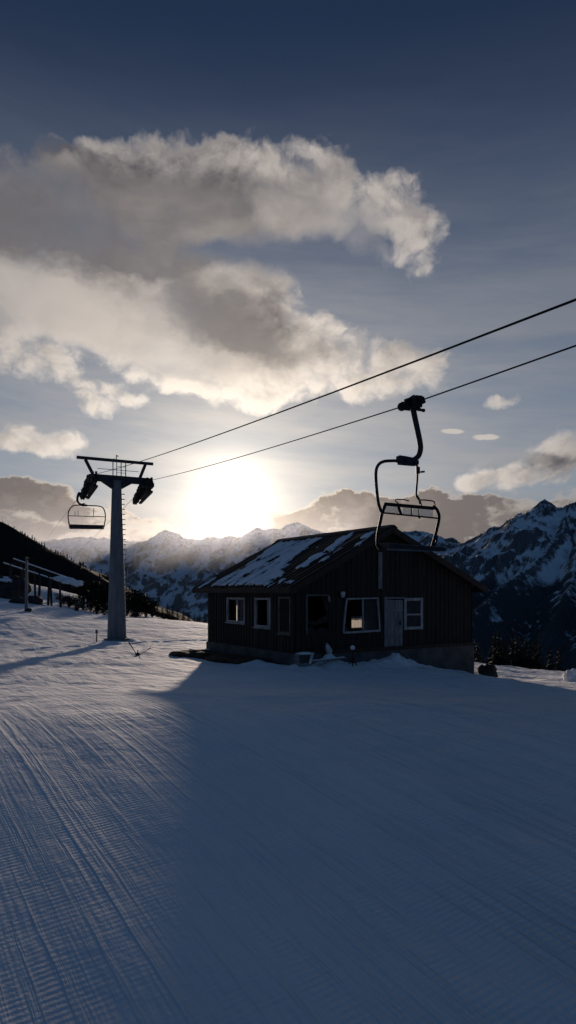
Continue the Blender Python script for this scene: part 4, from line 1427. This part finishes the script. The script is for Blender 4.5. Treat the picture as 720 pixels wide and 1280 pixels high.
# ------------------------------------------------------------------ sun
sl = bpy.data.lights.new('sun', 'SUN'); so_ = bpy.data.objects.new('sun', sl); COL.objects.link(so_)
sl.energy = 3.4; sl.angle = R(1.3); sl.color = (1.0, .80, .64)
LAMP_AZ, LAMP_EL = R(-3.5), R(7.6)
LAMP = Vector((math.sin(LAMP_AZ) * math.cos(LAMP_EL), math.cos(LAMP_AZ) * math.cos(LAMP_EL), math.sin(LAMP_EL)))
so_.rotation_euler = (-LAMP).to_track_quat('-Z', 'Y').to_euler(); so_.location = (-20, 60, 40)

# ------------------------------------------------------------------ sky
w = bpy.data.worlds.new('World'); scene.world = w; w.use_nodes = True
nt = NT(w.node_tree); bg = w.node_tree.nodes['Background']
sky = nt.n.new('ShaderNodeTexSky'); sky.sky_type = 'NISHITA'; sky.sun_disc = False
sky.sun_elevation = LAMP_EL; sky.sun_rotation = LAMP_AZ; sky.altitude = 2200; sky.air_density = 1.0; sky.dust_density = .6; sky.ozone_density = 2.5
tc = nt.n.new('ShaderNodeTexCoord'); dirv = X(nt, tc.outputs['Generated'])
dx, dy, dz = nt.sep(dirv)
az = nt.m('ARCTAN2', dx, dy); el = nt.m('ARCSINE', dz)


def ang(px, py):
    a = math.atan((px - 360) / F); return a, math.atan((740 - py) / F * math.cos(a))


dot = dx * SUN.x + dy * SUN.y + dz * SUN.z
theta = nt.m('ARCCOSINE', dot.min(.99999))

CUM = [  # px, py, rx, ry, weight : masses of the broken cloud deck
    (30, 240, 130, 55, 1.0), (130, 270, 120, 60, 1.0), (155, 200, 45, 32, .75), (230, 228, 90, 50, 1.0), (310, 236, 90, 50, .95), (385, 235, 66, 52, .8), (440, 265, 56, 42, .62),
    (500, 258, 44, 34, .72), (528, 300, 36, 40, .70), (470, 305, 50, 30, .5), (410, 205, 36, 28, .5), (250, 180, 46, 22, .5), (330, 290, 80, 34, .3),
    (30, 330, 130, 60, 1.0), (150, 350, 130, 60, 1.0), (90, 400, 110, 40, .55), (190, 420, 90, 40, .6), (230, 460, 80, 36, .55),
    (290, 375, 62, 44, 1.1), (335, 390, 56, 46, 1.0), (250, 400, 60, 46, .8), (290, 450, 100, 50, .95), (300, 495, 90, 26, .7), (370, 450, 76, 44, .9), (412, 415, 40, 32, .6),
    (460, 455, 80, 40, .9), (530, 455, 52, 30, .8), (400, 490, 90, 24, .5),
    (40, 447, 56, 34, .95), (85, 460, 40, 20, .5), (140, 500, 46, 20, .9), (185, 500, 20, 10, .5), (50, 545, 54, 18, .95), (15, 556, 40, 12, .6),
    (640, 578, 66, 22, 1.0), (700, 566, 46, 34, 1.0), (590, 588, 36, 11, .6), (660, 605, 60, 16, .5), (618, 497, 26, 9, .6), (130, 478, 30, 10, .4),
]
DARK = [  # shaded cores
    (10, 250, 170, 62, 1.2), (120, 270, 150, 58, 1.2), (215, 265, 90, 60, .9), (240, 305, 110, 40, .8), (330, 280, 90, 40, .55), (70, 215, 80, 26, .6), (290, 240, 60, 30, .4),
    (270, 385, 70, 34, .85), (335, 392, 52, 40, .9), (300, 430, 80, 30, .6), (225, 390, 60, 30, .5), (440, 445, 80, 20, .6), (385, 430, 54, 20, .5), (190, 350, 60, 24, .3), (395, 228, 44, 22, .4), (470, 290, 30, 14, .2),
    (655, 576, 60, 13, 1.0), (705, 580, 40, 16, .9), (620, 584, 26, 7, .6),
]
SOFT = [  # diffuse undersides and translucent parts
    (60, 345, 200, 62, 1.1), (210, 400, 130, 56, 1.0), (380, 300, 110, 46, 1.1), (40, 290, 170, 60, .9), (250, 290, 120, 50, .9), (290, 450, 110, 36, .6), (100, 250, 110, 36, .5),
]
BANK = [
    (0, 640, 80, 34, 1.1), (30, 612, 50, 16, .9), (75, 655, 90, 30, .9), (-40, 615, 70, 30, .8), (140, 662, 80, 26, .8), (215, 668, 80, 24, .85), (285, 674, 60, 14, .4), (120, 640, 40, 10, .5), (190, 645, 30, 8, .4),
    (500, 650, 110, 30, 1.1), (430, 655, 80, 28, .9), (380, 662, 60, 22, .7), (560, 648, 90, 30, .9), (352, 645, 40, 12, .5), (418, 627, 40, 10, .7), (470, 622, 50, 9, .6), (530, 620, 40, 9, .6), (650, 645, 90, 24, .8), (720, 640, 60, 34, .7), (600, 630, 50, 9, .7), (370, 615, 30, 7, .4),
]


def blobs(a, e, lst):
    s = None
    for px, py, rx, ry, wt in lst:
        ca, ce = ang(px, py)
        u = (a - ca) * (F / rx * .80); v = (e - ce) * (F / ry * .80)
        t = (1.0 - (u * u + v * v)).max(0.0) * wt
        s = t if s is None else s + t
    return s


def billow(vec, f):
    s = None; amp = 1.0
    for i in range(4):
        n = nt.noise(nt.vmul(vec, (1.0, 1.0, 1.0)), f * 2.07 ** i, 0.5, .5)
        t = nt.m('ABSOLUTE', n - .5) * (amp * 3.4)
        s = t if s is None else s + t
        amp *= .56
    return s                      # about 0.2 .. 1.8, mean near 0.9


def cum_density(a, e, detail=9):
    vec = nt.xyz(a * 1.0, e * 1.2, .37)
    wn = nt.noise(vec, 6.0, 5, .6); wn2 = nt.noise(nt.xyz(a, e, 4.1), 6.0, 5, .6)
    vec2 = nt.xyz(a + (wn - .5) * .11, e * 1.2 + (wn2 - .5) * .10, .37)
    n = nt.noise(vec2, 8.0, detail, .60)
    bi = billow(vec2, 13.0)
    bl = blobs(a + (wn - .5) * .10, e + (wn2 - .5) * .09, CUM).min(1.15)
    nl = nt.noise(vec2, 5.0, 3, .5)
    soft = nt.smooth(blobs(a, e, SOFT), .05, .8)
    hard = bl + ((n - .5) * 2.4 + (bi - .85) * .50) * nt.smooth(bl, 0., .3) - .42
    smo = bl * .85 + (nl - .5) * 1.3 + (n - .5) * .55 - .30
    return hard + (smo - hard) * soft, n, vec2, soft


def bank_density(a, e, detail=8):
    vec = nt.xyz(a * 1.0, e * 1.7, 7.7)
    n = nt.noise(vec, 9., detail, .62)
    bi = billow(vec, 15.0)
    wq = nt.noise(nt.xyz(a, e * 1.5, 21.), 9.0, 6, .62)
    bl = blobs(a, e + (wq - .5) * .085, BANK).min(1.1)
    return bl + ((n - .5) * 2.6 + (bi - .85) * .45) * nt.smooth(bl, 0., .3) - .42, n


# clear air: physical sky, graded so that it darkens away from the sun as in the photograph
base = nt.scale(X(nt, sky.outputs[0]), .056)
hs = nt.n.new('ShaderNodeHueSaturation'); hs.inputs['Saturation'].default_value = .80; nt.put(hs.inputs['Color'], base)
base = nt.vmul(X(nt, hs.outputs[0]), (.88, 1.0, 1.12))
grade = nt.ramp(nt.m('DIVIDE', el, .80, clamp=True), [(0, (.9, .9, .9)), (.35, (.9, .9, .9)), (.62, (.60, .64, .70)), (.80, (.36, .41, .50)), (1, (.32, .37, .46))])
base = nt.vmul(base, grade)
# the sky behind the camera, away from the sun, is a clear deep blue
back = nt.smooth(dy, -.5, .5, 1.0, 0.0)
base = nt.mix(back, base, nt.mix(nt.smooth(el, 0, .9), (.060, .110, .200), (.022, .058, .126)))

# thin veil between the clouds, streaked
st = nt.noise(nt.xyz(az * 1.0, el * 6.0 + az * .5, 2.2), 3.4, 8, .62)
glow = (theta * -4.0).exp()
glow2 = (theta * -15.).exp()
core = (theta * -38.).exp()
veil = nt.smooth(el, .12, .72, 1, 0) * nt.smooth(st, .25, .72, .5, 1) * nt.smooth(dy, 0.2, .8)
veilc = nt.mix((glow * 1.5).min(1.0), (.33, .345, .375), (.82, .735, .64))
skyc = nt.mix(veil * .84, base, nt.scale(veilc, glow * .56 + .64))
skyc = nt.vmul(skyc, nt.scale(nt.xyz(1.0, .84, .65), glow2 * .80), 'ADD')
skyc = nt.vmul(skyc, nt.scale(nt.xyz(1.0, .88, .72), core * 2.1), 'ADD')

# broken cumulus lit from behind
la = az * -1 + SUN_AZ; le = el * -1 + SUN_EL
ln = nt.m('SQRT', la * la + le * le + .0004)
d0, n0, wv, soft = cum_density(az, el)
d1, n1, _, _2 = cum_density(az + la / ln * .016, el + le / ln * .016, 8)
relief = nt.smooth(d0 - d1, -.45, .45)
n2 = nt.noise(nt.vmul(wv, (1., 1.25, 1.)), 6.0, 5, .52)
n3 = nt.noise(nt.vmul(wv, (1., 1.7, 1.)), 15.0, 7, .62)
wa = nt.noise(nt.xyz(az, el * 1.3, 9.4), 7.0, 6, .6); wb = nt.noise(nt.xyz(az, el * 1.3, 13.1), 7.0, 6, .6)
core_shade = blobs(az + (wa - .5) * .16, el + (wb - .5) * .12, DARK).min(1.25) * .80 + (n2 - .5) * 1.25 + (n3 - .5) * .60 + (n0 - .5) * .15
shade = nt.smooth(core_shade, -.30, 1.42)
alpha = nt.smooth(d0 - soft * .16, -.16, .62)
rim = nt.smooth(d0, .05, .75, 1, 0)
light = ((1.0 - shade) * .72 + rim * .26 * (1.0 - shade * .5) + (relief - .5) * .40 * (1.0 - soft * .6)).max(.02).min(1.1)
dark = nt.mix((glow * 1.7).min(1.0), (.066, .067, .084), (.215, .188, .175))
lit = nt.mix((glow * 2.0).min(1.0), (.48, .445, .435), (.95, .83, .71))
dark = nt.scale(dark, n2 * 1.2 + n3 * .5 + .15)
cl = nt.mix(light, dark, nt.scale(lit, glow * .95 + .76))
cl = nt.vmul(cl, nt.scale(nt.xyz(1.0, .8, .55), glow2 * .6), 'ADD')
front = nt.smooth(dy, .2, .6)
skyc = nt.mix(alpha * front * .95, skyc, cl)

# smoky haze lying along the mountain crest
hzl = nt.smooth(el + (n2 - .5) * .05, .055, .150, .80, 0)
skyc = nt.mix(hzl * front, skyc, nt.vmul(nt.mix((glow * 1.5).min(1.0), (.135, .128, .142), (.30, .25, .22)), nt.scale(nt.xyz(1.0, .76, .5), glow2 * 1.0 + core * 2.2), 'ADD'))
# low cloud bank on the horizon, bright rimmed
b0_, bn = bank_density(az, el)
b1_, _ = bank_density(az + la / ln * .014, el + le / ln * .014, 6)
ba = nt.smooth(b0_, -.22, .55)
brim = nt.smooth(b0_, .0, .62, 1, 0) * .85 + (nt.smooth(b0_ - b1_, -.35, .35) - .5) * .10 + (bn - .5) * .35 + (n2 - .5) * .5
bdark = nt.mix((glow * 1.5).min(1.0), (.115, .108, .118), (.27, .215, .18))
blit = nt.scale(nt.mix((glow * 2.).min(1.0), (.50, .45, .42), (1.0, .82, .62)), glow * .8 + .7)
bcol = nt.mix(brim.max(.0).min(1.), bdark, blit)
bcol = nt.vmul(bcol, nt.scale(nt.xyz(1.0, .76, .48), glow2 * .55 + core * 2.0), 'ADD')
skyc = nt.mix(ba * front * .94, skyc, bcol)

# two small lens-shaped clouds
for px, py, rx, ry in ((565, 539, 16, 3.4), (607.5, 545.5, 18, 4.2)):
    ca, ce = ang(px, py)
    u = (az - ca + (wa - .5) * .012) * (F / rx); v = (el - ce + (az - ca) * .05 + (n3 - .5) * .010) * (F / ry)
    skyc = nt.mix(nt.smooth(u * u + v * v, .35, 1.0, .8, 0), skyc, (.62, .56, .50))
# below the horizon: dim snow-country ground colour
skyc = nt.mix(nt.smooth(el, -.12, -.02, 1, 0), skyc, (.03, .04, .06))
nt.put(bg.inputs['Color'], nt.scale(skyc, 10.0))
bg.inputs['Strength'].default_value = .1
w.cycles.sampling_method = 'MANUAL'; w.cycles.sample_map_resolution = 512

scene.render.engine = 'CYCLES'
scene.cycles.use_denoising = True
scene.cycles.max_bounces = 6; scene.cycles.diffuse_bounces = 3
scene.cycles.use_adaptive_sampling = True; scene.cycles.adaptive_threshold = .012
